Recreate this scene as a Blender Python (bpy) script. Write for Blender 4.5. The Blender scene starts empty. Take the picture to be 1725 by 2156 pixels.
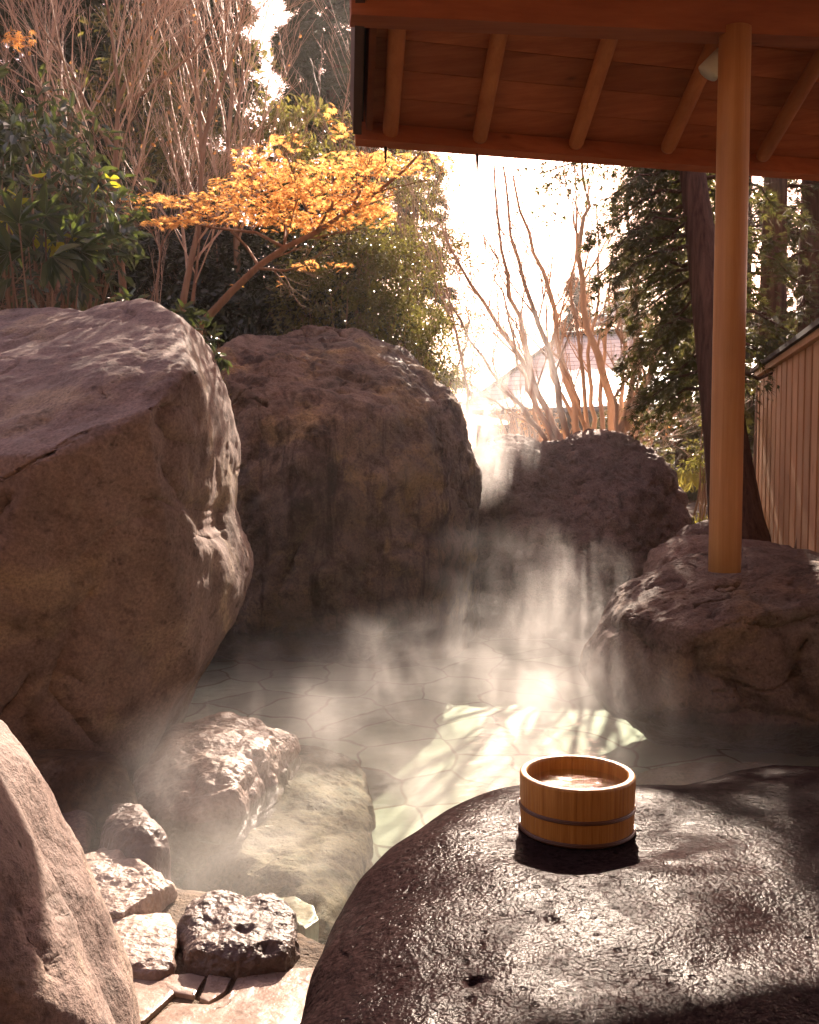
import bpy, math, random
import numpy as np
from mathutils import Vector, Matrix
from mathutils.bvhtree import BVHTree
R_ = math.radians
S = bpy.context.scene
COL = S.collection

# ------------------------------------------------------------------ camera
F, CX, CY, CAMZ, PITCH = 2100.0, 862.5, 1078.0, 1.15, R_(3.4)   # survey frame 1725 x 2156
cd = bpy.data.cameras.new('camera'); cam = bpy.data.objects.new('camera', cd); COL.objects.link(cam)
cam.location = (0, 0, CAMZ); cam.rotation_euler = (R_(90) - PITCH, 0, 0)
cd.sensor_fit = 'VERTICAL'; cd.sensor_height = 36; cd.sensor_width = 36
cd.lens = 36 * F / 2156; cd.clip_start = 0.05; cd.clip_end = 2000
S.camera = cam

# ------------------------------------------------------------------ light
SUN_EL, SUN_AZ = R_(29.1), R_(9.8)
wd = bpy.data.worlds.new('World'); S.world = wd; wd.use_nodes = True
nt = wd.node_tree; nt.nodes.clear()
sky = nt.nodes.new('ShaderNodeTexSky'); sky.sky_type = 'NISHITA'; sky.sun_disc = False
sky.sun_elevation = SUN_EL; sky.sun_rotation = SUN_AZ
sky.air_density = 1.0; sky.dust_density = 2.0; sky.ozone_density = 0.6
mx = nt.nodes.new('ShaderNodeMix'); mx.data_type = 'RGBA'; mx.blend_type = 'MULTIPLY'
mx.inputs[0].default_value = 1.0; mx.inputs[7].default_value = (1.0, 0.635, 0.575, 1)
bg = nt.nodes.new('ShaderNodeBackground'); bg.inputs[1].default_value = 0.115
wo = nt.nodes.new('ShaderNodeOutputWorld')
nt.links.new(sky.outputs[0], mx.inputs[6]); nt.links.new(mx.outputs[2], bg.inputs[0]); nt.links.new(bg.outputs[0], wo.inputs[0])
sl = bpy.data.lights.new('sun', 'SUN'); sl.energy = 5.0; sl.angle = R_(0.5); sl.color = (1.0, 0.81, 0.65)
sun = bpy.data.objects.new('sun', sl); COL.objects.link(sun)
SUNDIR = Vector((math.sin(SUN_AZ) * math.cos(SUN_EL), math.cos(SUN_AZ) * math.cos(SUN_EL), math.sin(SUN_EL)))
sun.rotation_euler = (-SUNDIR).to_track_quat('-Z', 'Y').to_euler(); sun.location = (3, 12, 9)
vs = S.view_settings; vs.view_transform = 'Standard'; vs.look = 'None'; vs.gamma = 1.0; vs.exposure = 2.08
S.cycles.use_denoising = True
S.cycles.max_bounces = 8; S.cycles.transparent_max_bounces = 24; S.cycles.volume_bounces = 1
S.cycles.caustics_reflective = False; S.cycles.caustics_refractive = False
S.cycles.sample_clamp_indirect = 6
S.cycles.volume_step_rate = 1.0; S.cycles.volume_max_steps = 128

# ------------------------------------------------------------------ survey helpers
cp_, sp_ = math.cos(PITCH), math.sin(PITCH)
def at(px, py, Y):
    """real point seen along a sight line, at forward distance Y (arrays welcome)"""
    x = (np.asarray(px, float) - CX) / F; u = (CY - np.asarray(py, float)) / F
    dy = cp_ + sp_ * u; dz = -sp_ + cp_ * u; t = Y / dy
    return np.stack([x * t, dy * t, CAMZ + dz * t], -1)
def onz(px, py, z):
    x = (px - CX) / F; u = (CY - py) / F
    dy = cp_ + sp_ * u; dz = -sp_ + cp_ * u; t = (z - CAMZ) / dz
    return np.array([x * t, dy * t, z])

# ------------------------------------------------------------------ noise
_rg = np.random.RandomState(5)
PERM = _rg.permutation(256); GR = _rg.normal(size=(256, 3)); GR /= np.linalg.norm(GR, axis=1)[:, None]
def hsh(ix, iy, iz): return PERM[(PERM[(PERM[ix & 255] + iy) & 255] + iz) & 255]
def perlin(P):
    i = np.floor(P).astype(int); f = P - i; u = f * f * f * (f * (f * 6 - 15) + 10)
    r = 0
    for a in (0, 1):
        for b in (0, 1):
            for c in (0, 1):
                g = GR[hsh(i[:, 0] + a, i[:, 1] + b, i[:, 2] + c)]
                d = g[:, 0] * (f[:, 0] - a) + g[:, 1] * (f[:, 1] - b) + g[:, 2] * (f[:, 2] - c)
                w = (u[:, 0] if a else 1 - u[:, 0]) * (u[:, 1] if b else 1 - u[:, 1]) * (u[:, 2] if c else 1 - u[:, 2])
                r = r + d * w
    return r * 1.6
def fbm(P, o=4, g=.5):
    r = 0; a = 1
    for k in range(o):
        r = r + a * perlin(P * 2.03 ** k + 17.3 * k); a *= g
    return r
def ridged(P, o=3, g=.5):
    r = 0; a = 1
    for k in range(o):
        r = r + a * (1 - 2 * np.abs(perlin(P * 2.1 ** k + 31.7 * k))); a *= g
    return r
def worley(P):
    i = np.floor(P).astype(int); b = np.full(len(P), 9.0); b2 = b.copy(); cid = np.zeros(len(P), int)
    for a in (-1, 0, 1):
        for c in (-1, 0, 1):
            for e in (-1, 0, 1):
                j = i + (a, c, e); h = hsh(j[:, 0], j[:, 1], j[:, 2])
                q = j + (GR[h] * .45 + .5); d = np.linalg.norm(P - q, axis=1)
                m = d < b; b2 = np.where(m, b, np.minimum(b2, d)); cid = np.where(m, h, cid); b = np.where(m, d, b)
    return b, b2, cid

# ------------------------------------------------------------------ object helpers
def prop(o, label=None, cat=None, group=None, kind=None):
    if label: o['label'] = label
    if cat: o['category'] = cat
    if group: o['group'] = group
    if kind: o['kind'] = kind
    return o
def mesh_np(name, V, faces, mat, parent=None, smooth=True):
    """faces: list of int arrays, each (n,k)"""
    me = bpy.data.meshes.new(name); V = np.asarray(V, float)
    if not isinstance(faces, list): faces = [faces]
    faces = [np.asarray(f, int) for f in faces if len(f)]
    me.vertices.add(len(V)); me.vertices.foreach_set('co', V.ravel())
    tot = sum(f.size for f in faces); npg = sum(len(f) for f in faces)
    me.loops.add(tot); me.loops.foreach_set('vertex_index', np.concatenate([f.ravel() for f in faces]))
    me.polygons.add(npg)
    cnt = np.concatenate([np.full(len(f), f.shape[1]) for f in faces]); st = np.concatenate([[0], np.cumsum(cnt)[:-1]])
    me.polygons.foreach_set('loop_start', st)
    try: me.polygons.foreach_set('loop_total', cnt)
    except Exception: pass
    me.polygons.foreach_set('use_smooth', np.full(npg, smooth))
    me.update(calc_edges=True); me.validate()
    if mat: me.materials.append(mat)
    o = bpy.data.objects.new(name, me); COL.objects.link(o)
    if parent is not None: o.parent = parent; o.matrix_parent_inverse = Matrix.Translation(-parent.location)
    return o
def empty(name, loc):
    o = bpy.data.objects.new(name, None); o.empty_display_size = .1; COL.objects.link(o); o.location = loc; return o
class MB:
    def __init__(s): s.v = []; s.q = []; s.t = []; s.n = 0
    def add(s, V, Q=(), T=()):
        V = np.asarray(V, float); s.v.append(V)
        if len(Q): s.q.append(np.asarray(Q, int) + s.n)
        if len(T): s.t.append(np.asarray(T, int) + s.n)
        s.n += len(V)
    def box(s, c, sx, sy, sz, M=None, bev=0.0):
        v = np.array([[a, b, d] for a in (-1, 1) for b in (-1, 1) for d in (-1, 1)], float) * (sx / 2, sy / 2, sz / 2)
        if M is not None: v = v @ np.array(M).T
        s.add(v + np.asarray(c), [(0, 1, 3, 2), (4, 6, 7, 5), (0, 4, 5, 1), (2, 3, 7, 6), (0, 2, 6, 4), (1, 5, 7, 3)])
    def tube(s, P, Rr, k=6, cap=False):
        P = np.asarray(P, float); n = len(P); Rr = np.broadcast_to(np.asarray(Rr, float), (n,))
        T = np.gradient(P, axis=0); T /= np.linalg.norm(T, axis=1)[:, None] + 1e-9
        up = np.array([0, 0, 1.0]) if abs(T[0][2]) < .9 else np.array([1.0, 0, 0])
        A = np.cross(T, up); A /= np.linalg.norm(A, axis=1)[:, None] + 1e-9; B = np.cross(T, A)
        an = np.arange(k) * 2 * math.pi / k
        V = P[:, None] + Rr[:, None, None] * (np.cos(an)[None, :, None] * A[:, None] + np.sin(an)[None, :, None] * B[:, None])
        i = np.arange(n - 1)[:, None] * k; j = np.arange(k)[None]; j2 = (j + 1) % k
        Q = np.stack([i + j, i + j2, i + k + j2, i + k + j], -1).reshape(-1, 4)
        V = V.reshape(-1, 3); Tt = []
        if cap:
            V = np.vstack([V, P[:1], P[-1:]])
            Tt = [(n * k, (a + 1) % k, a) for a in range(k)] + [(n * k + 1, (n - 1) * k + a, (n - 1) * k + (a + 1) % k) for a in range(k)]
        s.add(V, Q, Tt)
    def build(s, name, mat, parent=None, smooth=False):
        fs = []
        if s.q: fs.append(np.vstack(s.q))
        if s.t: fs.append(np.vstack(s.t))
        return mesh_np(name, np.vstack(s.v), fs, mat, parent, smooth)

# ------------------------------------------------------------------ materials
class NT:
    def __init__(s, name):
        s.m = bpy.data.materials.new(name); s.m.use_nodes = True; s.t = s.m.node_tree; s.t.nodes.clear()
        s.out = s.n('OutputMaterial')
    def n(s, ty, **kw):
        nd = s.t.nodes.new('ShaderNode' + ty)
        for k, v in kw.items(): setattr(nd, k, v)
        return nd
    def l(s, a, b): s.t.links.new(a, b)
    def pos(s, sc=(1, 1, 1), rot=(0, 0, 0), geo=True):
        g = s.n('NewGeometry').outputs['Position'] if geo else s.n('TexCoord').outputs['Object']
        mp = s.n('Mapping'); mp.inputs['Scale'].default_value = sc; mp.inputs['Rotation'].default_value = rot
        s.l(g, mp.inputs[0]); return mp.outputs[0]
    def noise(s, vec, sc, det=6, rough=.55, dist=0.0, out=0):
        nd = s.n('TexNoise'); nd.inputs['Scale'].default_value = sc; nd.inputs['Detail'].default_value = det
        nd.inputs['Roughness'].default_value = rough; nd.inputs['Distortion'].default_value = dist
        if vec is not None: s.l(vec, nd.inputs['Vector'])
        return nd.outputs[out]
    def ramp(s, fac, stops, interp='LINEAR'):
        nd = s.n('ValToRGB'); cr = nd.color_ramp; cr.interpolation = interp
        while len(cr.elements) < len(stops): cr.elements.new(.5)
        for e, (p, c) in zip(cr.elements, stops):
            e.position = p; e.color = (c, c, c, 1) if not hasattr(c, '__len__') else (*c[:3], 1)
        s.l(fac, nd.inputs[0]); return nd.outputs[0]
    def mix(s, f, a, b, mode='MIX'):
        nd = s.n('Mix', data_type='RGBA', blend_type=mode)
        for k, v in ((0, f), (6, a), (7, b)):
            if hasattr(v, 'links'): s.l(v, nd.inputs[k])
            elif k == 0: nd.inputs[0].default_value = v
            else: nd.inputs[k].default_value = (*v[:3], 1)
        return nd.outputs[2]
    def math(s, op, a, b=0.0, clamp=False):
        nd = s.n('Math', operation=op); nd.use_clamp = clamp
        for k, v in ((0, a), (1, b)):
            if hasattr(v, 'links'): s.l(v, nd.inputs[k])
            else: nd.inputs[k].default_value = v
        return nd.outputs[0]
    def bump(s, h, strength, dist, normal=None):
        nd = s.n('Bump'); nd.inputs['Strength'].default_value = strength; nd.inputs['Distance'].default_value = dist
        s.l(h, nd.inputs['Height'])
        if normal is not None: s.l(normal, nd.inputs['Normal'])
        return nd.outputs[0]
    def bsdf(s, base, rough=.7, spec=.5, normal=None, coat=0.0, coat_rough=.1):
        b = s.n('BsdfPrincipled')
        for k, v in (('Base Color', base), ('Roughness', rough), ('Specular IOR Level', spec), ('Coat Weight', coat), ('Coat Roughness', coat_rough)):
            if hasattr(v, 'links'): s.l(v, b.inputs[k])
            elif k == 'Base Color': b.inputs[k].default_value = (*v[:3], 1)
            else: b.inputs[k].default_value = v
        if normal is not None: s.l(normal, b.inputs['Normal'])
        return b
    def done(s, sh, vol=False):
        s.l(sh, s.out.inputs['Volume' if vol else 'Surface']); return s.m

def sep_z(m, lo, hi):
    g = m.n('NewGeometry'); sx = m.n('SeparateXYZ'); m.l(g.outputs['Position'], sx.inputs[0])
    mr = m.n('MapRange'); mr.inputs['From Min'].default_value = lo; mr.inputs['From Max'].default_value = hi
    m.l(sx.outputs[2], mr.inputs[0]); return mr.outputs[0]

def mat_stone(name, c1, c2, dark=(.035, .022, .018), stain=.5, rough=.8, bump=.6, grain=60, pale=None, wetz=(0.0, .09), streak=0.0, off=0.0, pits=.4):
    m = NT(name); p = m.pos((1, 1, 1), (off, off * .7, off * .3))
    n1 = m.noise(p, 1.6, 8, .62, .6); n2 = m.noise(p, 6, 8, .65, .3); n3 = m.noise(p, grain, 4, .7)
    col = m.mix(m.ramp(n1, [(.36, 0), (.62, 1)]), c1, c2)
    if pale: col = m.mix(m.math('MULTIPLY', m.ramp(m.noise(p, 2.7, 6, .6, .8), [(.52, 0), (.66, 1)]), .75), col, pale)
    col = m.mix(m.math('MULTIPLY', m.ramp(n2, [(.30, 1), (.50, 0)]), stain), col, dark)
    if streak:
        ps = m.pos((5, 5, .8)); ns = m.noise(ps, 1.4, 8, .7, .8)
        col = m.mix(m.math('MULTIPLY', m.ramp(ns, [(.5, 0), (.62, 1)]), streak), col, dark)
    col = m.mix(.85, col, m.ramp(n3, [(.3, .35), (.7, 1.0)]), 'MULTIPLY')
    n4 = m.noise(p, 19, 6, .7, .2); col = m.mix(m.math('MULTIPLY', m.ramp(n4, [(.56, 0), (.66, 1)]), .5), col, dark)
    col = m.mix(m.math('MULTIPLY', m.ramp(m.noise(p, 3.3, 8, .7), [(.55, 0), (.68, 1)]), .35), col, (.42, .36, .31))
    # dark speckles and pores
    vo = m.n('TexVoronoi'); vo.inputs['Scale'].default_value = 26; m.l(p, vo.inputs['Vector'])
    pore = m.math('MULTIPLY', m.ramp(vo.outputs['Distance'], [(.06, 1), (.2, 0)]), m.ramp(m.noise(p, 4, 3), [(.5, 0), (.6, 1)]))
    col = m.mix(m.math('MULTIPLY', pore, pits), col, dark)
    # wet dark band by the water
    wz = m.math('ADD', sep_z(m, wetz[0], wetz[1]), m.math('MULTIPLY', m.math('SUBTRACT', n2, .5), 1.2), True)
    col = m.mix(m.math('MULTIPLY', m.math('SUBTRACT', 1.0, wz, True), .72), col, m.mix(.6, col, dark))
    rg = m.ramp(wz, [(0, .3), (1, rough)])
    h = m.math('ADD', m.math('MULTIPLY', n2, .8), m.math('ADD', m.math('MULTIPLY', n3, .5), m.math('MULTIPLY', n4, .6)))
    h = m.math('SUBTRACT', h, m.math('MULTIPLY', pore, .8))
    nb = m.bump(h, bump, .03)
    nb = m.bump(m.noise(p, grain * 2.5, 3, .6), bump * .5, .006, nb)
    return m.done(m.bsdf(col, rg, .35, nb).outputs[0])

def mat_wet(name, c1, c2, rough=.22, bump=.8, sc=70, lo=.12, hi=.4, coat=.15, spec=.5, bd=.003):
    m = NT(name); p = m.pos()
    n1 = m.noise(p, 3, 6, .6, .4); n2 = m.noise(p, 14, 7, .65); n3 = m.noise(p, sc, 5, .62, .2)
    vo = m.n('TexVoronoi'); vo.inputs['Scale'].default_value = sc * .8; m.l(p, vo.inputs['Vector'])
    col = m.mix(m.ramp(n1, [(.35, 0), (.65, 1)]), c1, c2)
    col = m.mix(.6, col, m.ramp(n3, [(.3, .4), (.7, 1)]), 'MULTIPLY')
    h = m.math('ADD', m.math('MULTIPLY', n3, .8), m.math('MULTIPLY', vo.outputs['Distance'], .5))
    nb = m.bump(n2, .30, .012); nb = m.bump(h, bump, bd, nb)
    rg = m.ramp(n2, [(.35, lo), (.7, hi)])
    return m.done(m.bsdf(col, rg, spec, nb, coat=coat, coat_rough=.2).outputs[0])

def mat_lava():
    m = NT('wet_lava_stone'); p = m.pos()
    n1 = m.noise(p, 2.4, 7, .6, .5); n2 = m.noise(p, 15, 7, .7); n3 = m.noise(p, 92, 2, .55, .2); n4 = m.noise(p, 210, 1, .5); n5 = m.noise(p, 70, 6, .75)
    vo = m.n('TexVoronoi'); vo.inputs['Scale'].default_value = 140; ad = m.n('VectorMath', operation='MULTIPLY_ADD'); m.l(m.noise(p, 40, 2, .5, 0, 1), ad.inputs[0]); ad.inputs[1].default_value = (.012, .012, .012); m.l(p, ad.inputs[2]); m.l(ad.outputs[0], vo.inputs['Vector'])
    v2 = m.n('TexVoronoi'); v2.inputs['Scale'].default_value = 34; m.l(p, v2.inputs['Vector'])
    pore = m.math('MULTIPLY', m.ramp(v2.outputs['Distance'], [(.08, 1), (.24, 0)]), m.ramp(n2, [(.44, 0), (.52, 1)]))
    col = m.mix(m.ramp(n1, [(.35, 0), (.65, 1)]), (.021, .0115, .012), (.038, .022, .021))
    col = m.mix(.95, col, m.ramp(n5, [(.35, .2), (.65, 1.0)]), 'MULTIPLY'); col = m.mix(pore, col, (.006, .003, .003))
    h = m.math('ADD', m.math('MULTIPLY', vo.outputs['Distance'], -.45), m.math('ADD', m.math('MULTIPLY', n3, 1.5), m.math('ADD', m.math('MULTIPLY', n4, .5), m.math('MULTIPLY', n5, .5))))
    h = m.math('SUBTRACT', h, m.math('MULTIPLY', pore, 1.0))
    nb = m.bump(n2, .5, .006); nb = m.bump(h, 1.0, .0017, nb)
    df = m.n('BsdfDiffuse'); m.l(col, df.inputs[0]); m.l(nb, df.inputs['Normal'])
    gl = m.n('BsdfGlossy'); m.l(m.ramp(n2, [(.35, .12), (.7, .24)]), gl.inputs['Roughness']); m.l(nb, gl.inputs['Normal'])
    lw = m.n('LayerWeight'); lw.inputs[0].default_value = .5; m.l(nb, lw.inputs['Normal'])
    f = m.math('ADD', m.math('MULTIPLY', m.math('POWER', lw.outputs['Facing'], 4.0), .10), .011)
    f = m.math('MULTIPLY', f, m.ramp(m.noise(p, 7, 5, .65, .6), [(.36, .12), (.62, 1)]))
    ms = m.n('MixShader'); m.l(f, ms.inputs[0]); m.l(df.outputs[0], ms.inputs[1]); m.l(gl.outputs[0], ms.inputs[2])
    return m.done(ms.outputs[0])
def mat_wood(name, c1, c2, axis=0, grain=1.0, rough=.6, bump=.25, knots=True, sc=1.0):
    m = NT(name)
    scl = [14 * grain] * 3; scl[axis] = .9
    p = m.pos(tuple(scl), geo=False); q = m.pos(geo=False)
    n1 = m.noise(p, sc, 5, .6, .35); n2 = m.noise(p, 5 * sc, 3, .6); n3 = m.noise(q, 1.3, 4, .6)
    f = m.math('ADD', m.math('MULTIPLY', n1, .7), m.math('MULTIPLY', n2, .3))
    col = m.mix(m.ramp(f, [(.36, 0), (.62, 1)]), c1, c2)
    col = m.mix(m.math('MULTIPLY', m.ramp(n3, [(.4, 0), (.65, 1)]), .45), col, tuple(x * .6 for x in c1))
    if knots:
        vo = m.n('TexVoronoi'); vo.inputs['Scale'].default_value = 2.3
        kp = m.pos(tuple([2.2 if i != axis else .9 for i in range(3)]), geo=False); m.l(kp, vo.inputs['Vector'])
        col = m.mix(m.math('MULTIPLY', m.ramp(vo.outputs['Distance'], [(.02, 1), (.09, 0)]), .7), col, tuple(x * .35 for x in c1))
    rnd = m.n('ObjectInfo').outputs['Random']
    col = m.mix(1, col, m.ramp(rnd, [(0, .68), (1, 1.0)]), 'MULTIPLY')
    return m.done(m.bsdf(col, rough, .3, m.bump(f, bump, .01)).outputs[0])

def mat_leaf(name, cols, trans, tw=.45, rough=.35, spec=.5):
    m = NT(name); r = m.n('NewGeometry').outputs['Random Per Island']
    st = [(i / max(1, len(cols) - 1), c) for i, c in enumerate(cols)]
    col = m.ramp(r, st); b = m.bsdf(col, rough, spec)
    t = m.n('BsdfTranslucent'); tc = m.mix(.6, col, trans); m.l(tc, t.inputs[0])
    mxs = m.n('MixShader'); mxs.inputs[0].default_value = tw
    m.l(b.outputs[0], mxs.inputs[1]); m.l(t.outputs[0], mxs.inputs[2])
    return m.done(mxs.outputs[0])
def mat_bark(name, c1, c2, sc=(18, 18, 3), bump=.6, rough=.85):
    m = NT(name); p = m.pos(sc); n = m.noise(p, 1, 6, .65, .4)
    col = m.mix(m.ramp(n, [(.35, 0), (.65, 1)]), c1, c2)
    return m.done(m.bsdf(col, rough, .25, m.bump(n, bump, .02)).outputs[0])
def mat_plain(name, c, rough=.6, spec=.4, bs=0):
    m = NT(name); n = m.noise(m.pos(), 9, 5, .6)
    col = m.mix(.5, c, m.ramp(n, [(.3, .6), (.7, 1)]), 'MULTIPLY')
    return m.done(m.bsdf(col, rough, spec, m.bump(n, .3, .01)).outputs[0])

M = {}
M['boulder_left'] = mat_stone('tan_stone', (0.355, 0.252, 0.213), (0.246, 0.175, 0.148), stain=.4, pale=(.50, .38, .25), grain=90, bump=.35, rough=.85, pits=.5)
M['corner'] = mat_stone('mottled_stone', (0.399, 0.283, 0.239), (0.228, 0.162, 0.137), stain=.5, grain=110, bump=.5, off=4.0, pale=(.52, .40, .30), pits=.7)
M['boulder_mid'] = mat_stone('ochre_stone', (0.374, 0.269, 0.209), (0.208, 0.150, 0.116), stain=.85, streak=.7, grain=70, bump=.7, pale=(.56, .40, .20), off=1.1)
M['boulder_dark'] = mat_stone('brown_lava_stone', (0.403, 0.274, 0.234), (0.275, 0.187, 0.160), stain=.55, grain=75, bump=1.0, off=2.3)
M['boulder_right'] = mat_stone('weathered_stone', (0.299, 0.209, 0.173), (0.211, 0.148, 0.122), stain=.8, grain=75, bump=.8, off=.6, pale=(.36, .25, .16))
M['cobble'] = mat_stone('rounded_stone', (0.306, 0.204, 0.162), (0.224, 0.149, 0.119), stain=.4, grain=95, bump=.5, off=3.0)
M['wet_dark'] = mat_lava()
M['wet_pale'] = mat_wet('wet_pale_stone', (.50, .38, .30), (.27, .18, .15), sc=80, lo=.38, hi=.6, bump=1.0, coat=0, spec=.4, bd=.006)
M['wet_brown'] = mat_wet('wet_brown_stone', (.17, .11, .09), (.10, .062, .05), sc=80, lo=.34, hi=.55, bump=1.0, coat=0, spec=.4, bd=.006)
M['under'] = mat_stone('submerged_stone', (.34, .235, .165), (.24, .16, .12), stain=.45, grain=60, bump=.6, wetz=(-9, -8))
M['slab'] = mat_wet('wet_slab', (.44, .33, .26), (.30, .21, .17), sc=50, lo=.18, hi=.5, bump=.4)
M['cedar_board'] = mat_wood('cedar_board', (.38, .105, .04), (.56, .18, .07), axis=0, grain=1.6)
M['cedar_log'] = mat_wood('cedar_log', (.44, .15, .055), (.58, .23, .085), axis=1, grain=1)
M['cedar_beam'] = mat_wood('cedar_beam', (.36, .105, .045), (.52, .17, .07), axis=0, grain=.7)
M['post'] = mat_wood('post_wood', (.54, .25, .10), (.66, .35, .155), axis=2, grain=2.2, rough=.5, knots=True, bump=.4)
M['fence'] = mat_wood('fence_wood', (.70, .39, .21), (.80, .50, .30), axis=2, grain=1.5)
M['roofing'] = mat_plain('roofing', (.05, .035, .03), .8)
M['pail'] = mat_wood('pail_wood', (.34, .13, .022), (.58, .28, .065), axis=2, grain=5, rough=.38, knots=False, sc=1.6, bump=.35)
M['hoop'] = mat_plain('hoop', (.09, .032, .014), .35, .5)
M['iron'] = mat_plain('iron', (.03, .02, .018), .5)
M['paint'] = mat_plain('white_paint', (.75, .72, .6), .5)
M['bark'] = mat_bark('grey_bark', (.20, .12, .085), (.36, .25, .18))
M['twig'] = mat_bark('twig_bark', (.48, .33, .24), (.64, .48, .37), rough=.55)
M['cedar_bark'] = mat_bark('cedar_bark', (.06, .03, .022), (.15, .085, .06), (30, 30, 2.2), 1.0)
M['maple_bark'] = mat_bark('maple_bark', (.20, .12, .08), (.32, .2, .13))
M['camellia'] = mat_leaf('camellia_leaf', [(.022, .04, .032), (.045, .068, .06), (.03, .05, .042), (.07, .10, .05)], (.32, .42, .05), .17, .34, 1.0)
M['fatsia'] = mat_leaf('fatsia_leaf', [(.03, .055, .035), (.045, .075, .045)], (.3, .4, .05), .2, .28, .6)
M['yellowleaf'] = mat_leaf('yellow_leaf', [(.30, .30, .03), (.40, .36, .04)], (.8, .75, .05), .5, .35, .5)
M['maple'] = mat_leaf('maple_leaf', [(.64, .24, .06), (.75, .38, .11), (.60, .15, .05), (.80, .50, .18), (.68, .30, .08), (.72, .44, .12)], (1.0, .55, .17), .66, .45, .4)
M['conifer'] = mat_leaf('conifer_needle', [(.02, .033, .017), (.035, .052, .024), (.028, .042, .022)], (.16, .2, .05), .25, .45, .4)
M['cedar'] = mat_leaf('cedar_needle', [(.035, .045, .02), (.06, .075, .025), (.10, .06, .03), (.045, .05, .02)], (.30, .30, .07), .3, .45, .4)
M['hedge'] = mat_leaf('hedge_leaf', [(.05, .06, .022), (.08, .085, .03), (.12, .085, .035), (.07, .08, .03)], (.45, .42, .08), .35, .3, .6)
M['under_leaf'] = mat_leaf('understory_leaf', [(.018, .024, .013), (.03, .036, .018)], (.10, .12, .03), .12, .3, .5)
M['brown_leaf'] = mat_leaf('dry_leaf', [(.3, .14, .06), (.4, .22, .1)], (.6, .3, .1), .45, .6, .2)
M['grass'] = mat_leaf('grass_blade', [(.22, .22, .06), (.38, .32, .09), (.16, .2, .05)], (.6, .55, .12), .45, .5, .3)
M['plaster'] = mat_plain('plaster', (.55, .5, .45), .8)
M['darkwood'] = mat_plain('dark_wood', (.07, .035, .025), .6)
M['glassdark'] = mat_plain('window_glass', (.02, .02, .02), .1, .8)
M['soil'] = mat_stone('soil', (.12, .075, .045), (.19, .125, .07), stain=.6, grain=40, bump=1, wetz=(-9, -8))
def mat_slate():
    m = NT('slate_roof'); g = m.n('TexCoord').outputs['Object']
    sx = m.n('SeparateXYZ'); m.l(g, sx.inputs[0])
    row = m.math('FRACT', m.math('MULTIPLY', sx.outputs[2], 7.5))
    ed = m.ramp(row, [(0, 0), (.12, 1), (1, .82)])
    n = m.noise(m.pos((1, 1, 3)), 2.5, 4)
    col = m.mix(m.ramp(n, [(.3, 0), (.7, 1)]), (.28, .26, .26), (.40, .37, .36)); col = m.mix(1, col, ed, 'MULTIPLY')
    return m.done(m.bsdf(col, .38, .5, m.bump(ed, .8, .03)).outputs[0])
M['slate'] = mat_slate()
def mat_floor():
    m = NT('flagstone_floor'); g = m.pos((1, .82, 1))
    nz = m.noise(g, 2.2, 2, .5, 0, 1)
    w = m.n('VectorMath', operation='MULTIPLY_ADD'); m.l(nz, w.inputs[0]); w.inputs[1].default_value = (.34, .34, 0); m.l(g, w.inputs[2])
    v1 = m.n('TexVoronoi', feature='DISTANCE_TO_EDGE', voronoi_dimensions='2D'); v2 = m.n('TexVoronoi', feature='F1', voronoi_dimensions='2D')
    for v in (v1, v2): v.inputs['Scale'].default_value = 2.9; m.l(w.outputs[0], v.inputs['Vector'])
    joint = m.ramp(m.math('ADD', v1.outputs['Distance'], m.math('MULTIPLY', m.math('SUBTRACT', m.noise(g, 30, 3), .5), .012)), [(.012, 1), (.038, 0)])
    hs = m.n('SeparateColor'); m.l(v2.outputs['Color'], hs.inputs[0])
    tone = m.ramp(hs.outputs[0], [(0, (.42, .44, .35)), (.35, (.60, .64, .50)), (.7, (.50, .50, .40)), (1, (.34, .32, .26))])
    n = m.noise(m.pos(), 7, 6, .6, .4)
    tone = m.mix(.6, tone, m.ramp(n, [(.3, .62), (.65, 1)]), 'MULTIPLY')
    col = m.mix(m.math('MULTIPLY', joint, .95), tone, (.20, .14, .09))
    col = m.mix(.7, col, m.ramp(m.noise(m.pos(), 1.7, 5, .6), [(.35, .55), (.62, 1)]), 'MULTIPLY')
    return m.done(m.bsdf(col, .7, .3, m.bump(joint, -.5, .01)).outputs[0])
M['floor'] = mat_floor()
def mat_water(name, bumps=(5, .35, .02), tint=(.88, .96, .90), rough=.0, milk=.045, pw=5.0):
    m = NT(name); p = m.pos((1, 1.6, 1))
    n = m.noise(p, bumps[0], 3, .5, .5); nb = m.bump(n, bumps[1], bumps[2])
    dp = m.n('VectorMath', operation='DOT_PRODUCT'); m.l(nb, dp.inputs[0]); m.l(m.n('NewGeometry').outputs['Incoming'], dp.inputs[1])
    fc = m.math('ABSOLUTE', dp.outputs['Value']); fr = m.math('ADD', m.math('MULTIPLY', m.math('POWER', m.math('SUBTRACT', 1.0, fc, True), pw), .98), .02)
    tr = m.n('BsdfTransparent'); tr.inputs[0].default_value = (*tint, 1)
    gl = m.n('BsdfGlossy'); gl.inputs['Roughness'].default_value = rough; m.l(nb, gl.inputs['Normal'])
    df = m.n('BsdfDiffuse'); df.inputs[0].default_value = (.62, .66, .56, 1); mb_ = m.n('MixShader'); mb_.inputs[0].default_value = milk; m.l(tr.outputs[0], mb_.inputs[1]); m.l(df.outputs[0], mb_.inputs[2]); body = mb_.outputs[0]
    mxs = m.n('MixShader'); m.l(fr, mxs.inputs[0]); m.l(body, mxs.inputs[1]); m.l(gl.outputs[0], mxs.inputs[2])
    return m.done(mxs.outputs[0])
M['water'] = mat_water('hot_water', (8, .3, .012), rough=.02)
M['pailwater'] = mat_water('pail_water', (24, .35, .012), rough=.0, milk=.02, pw=3.6)

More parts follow.
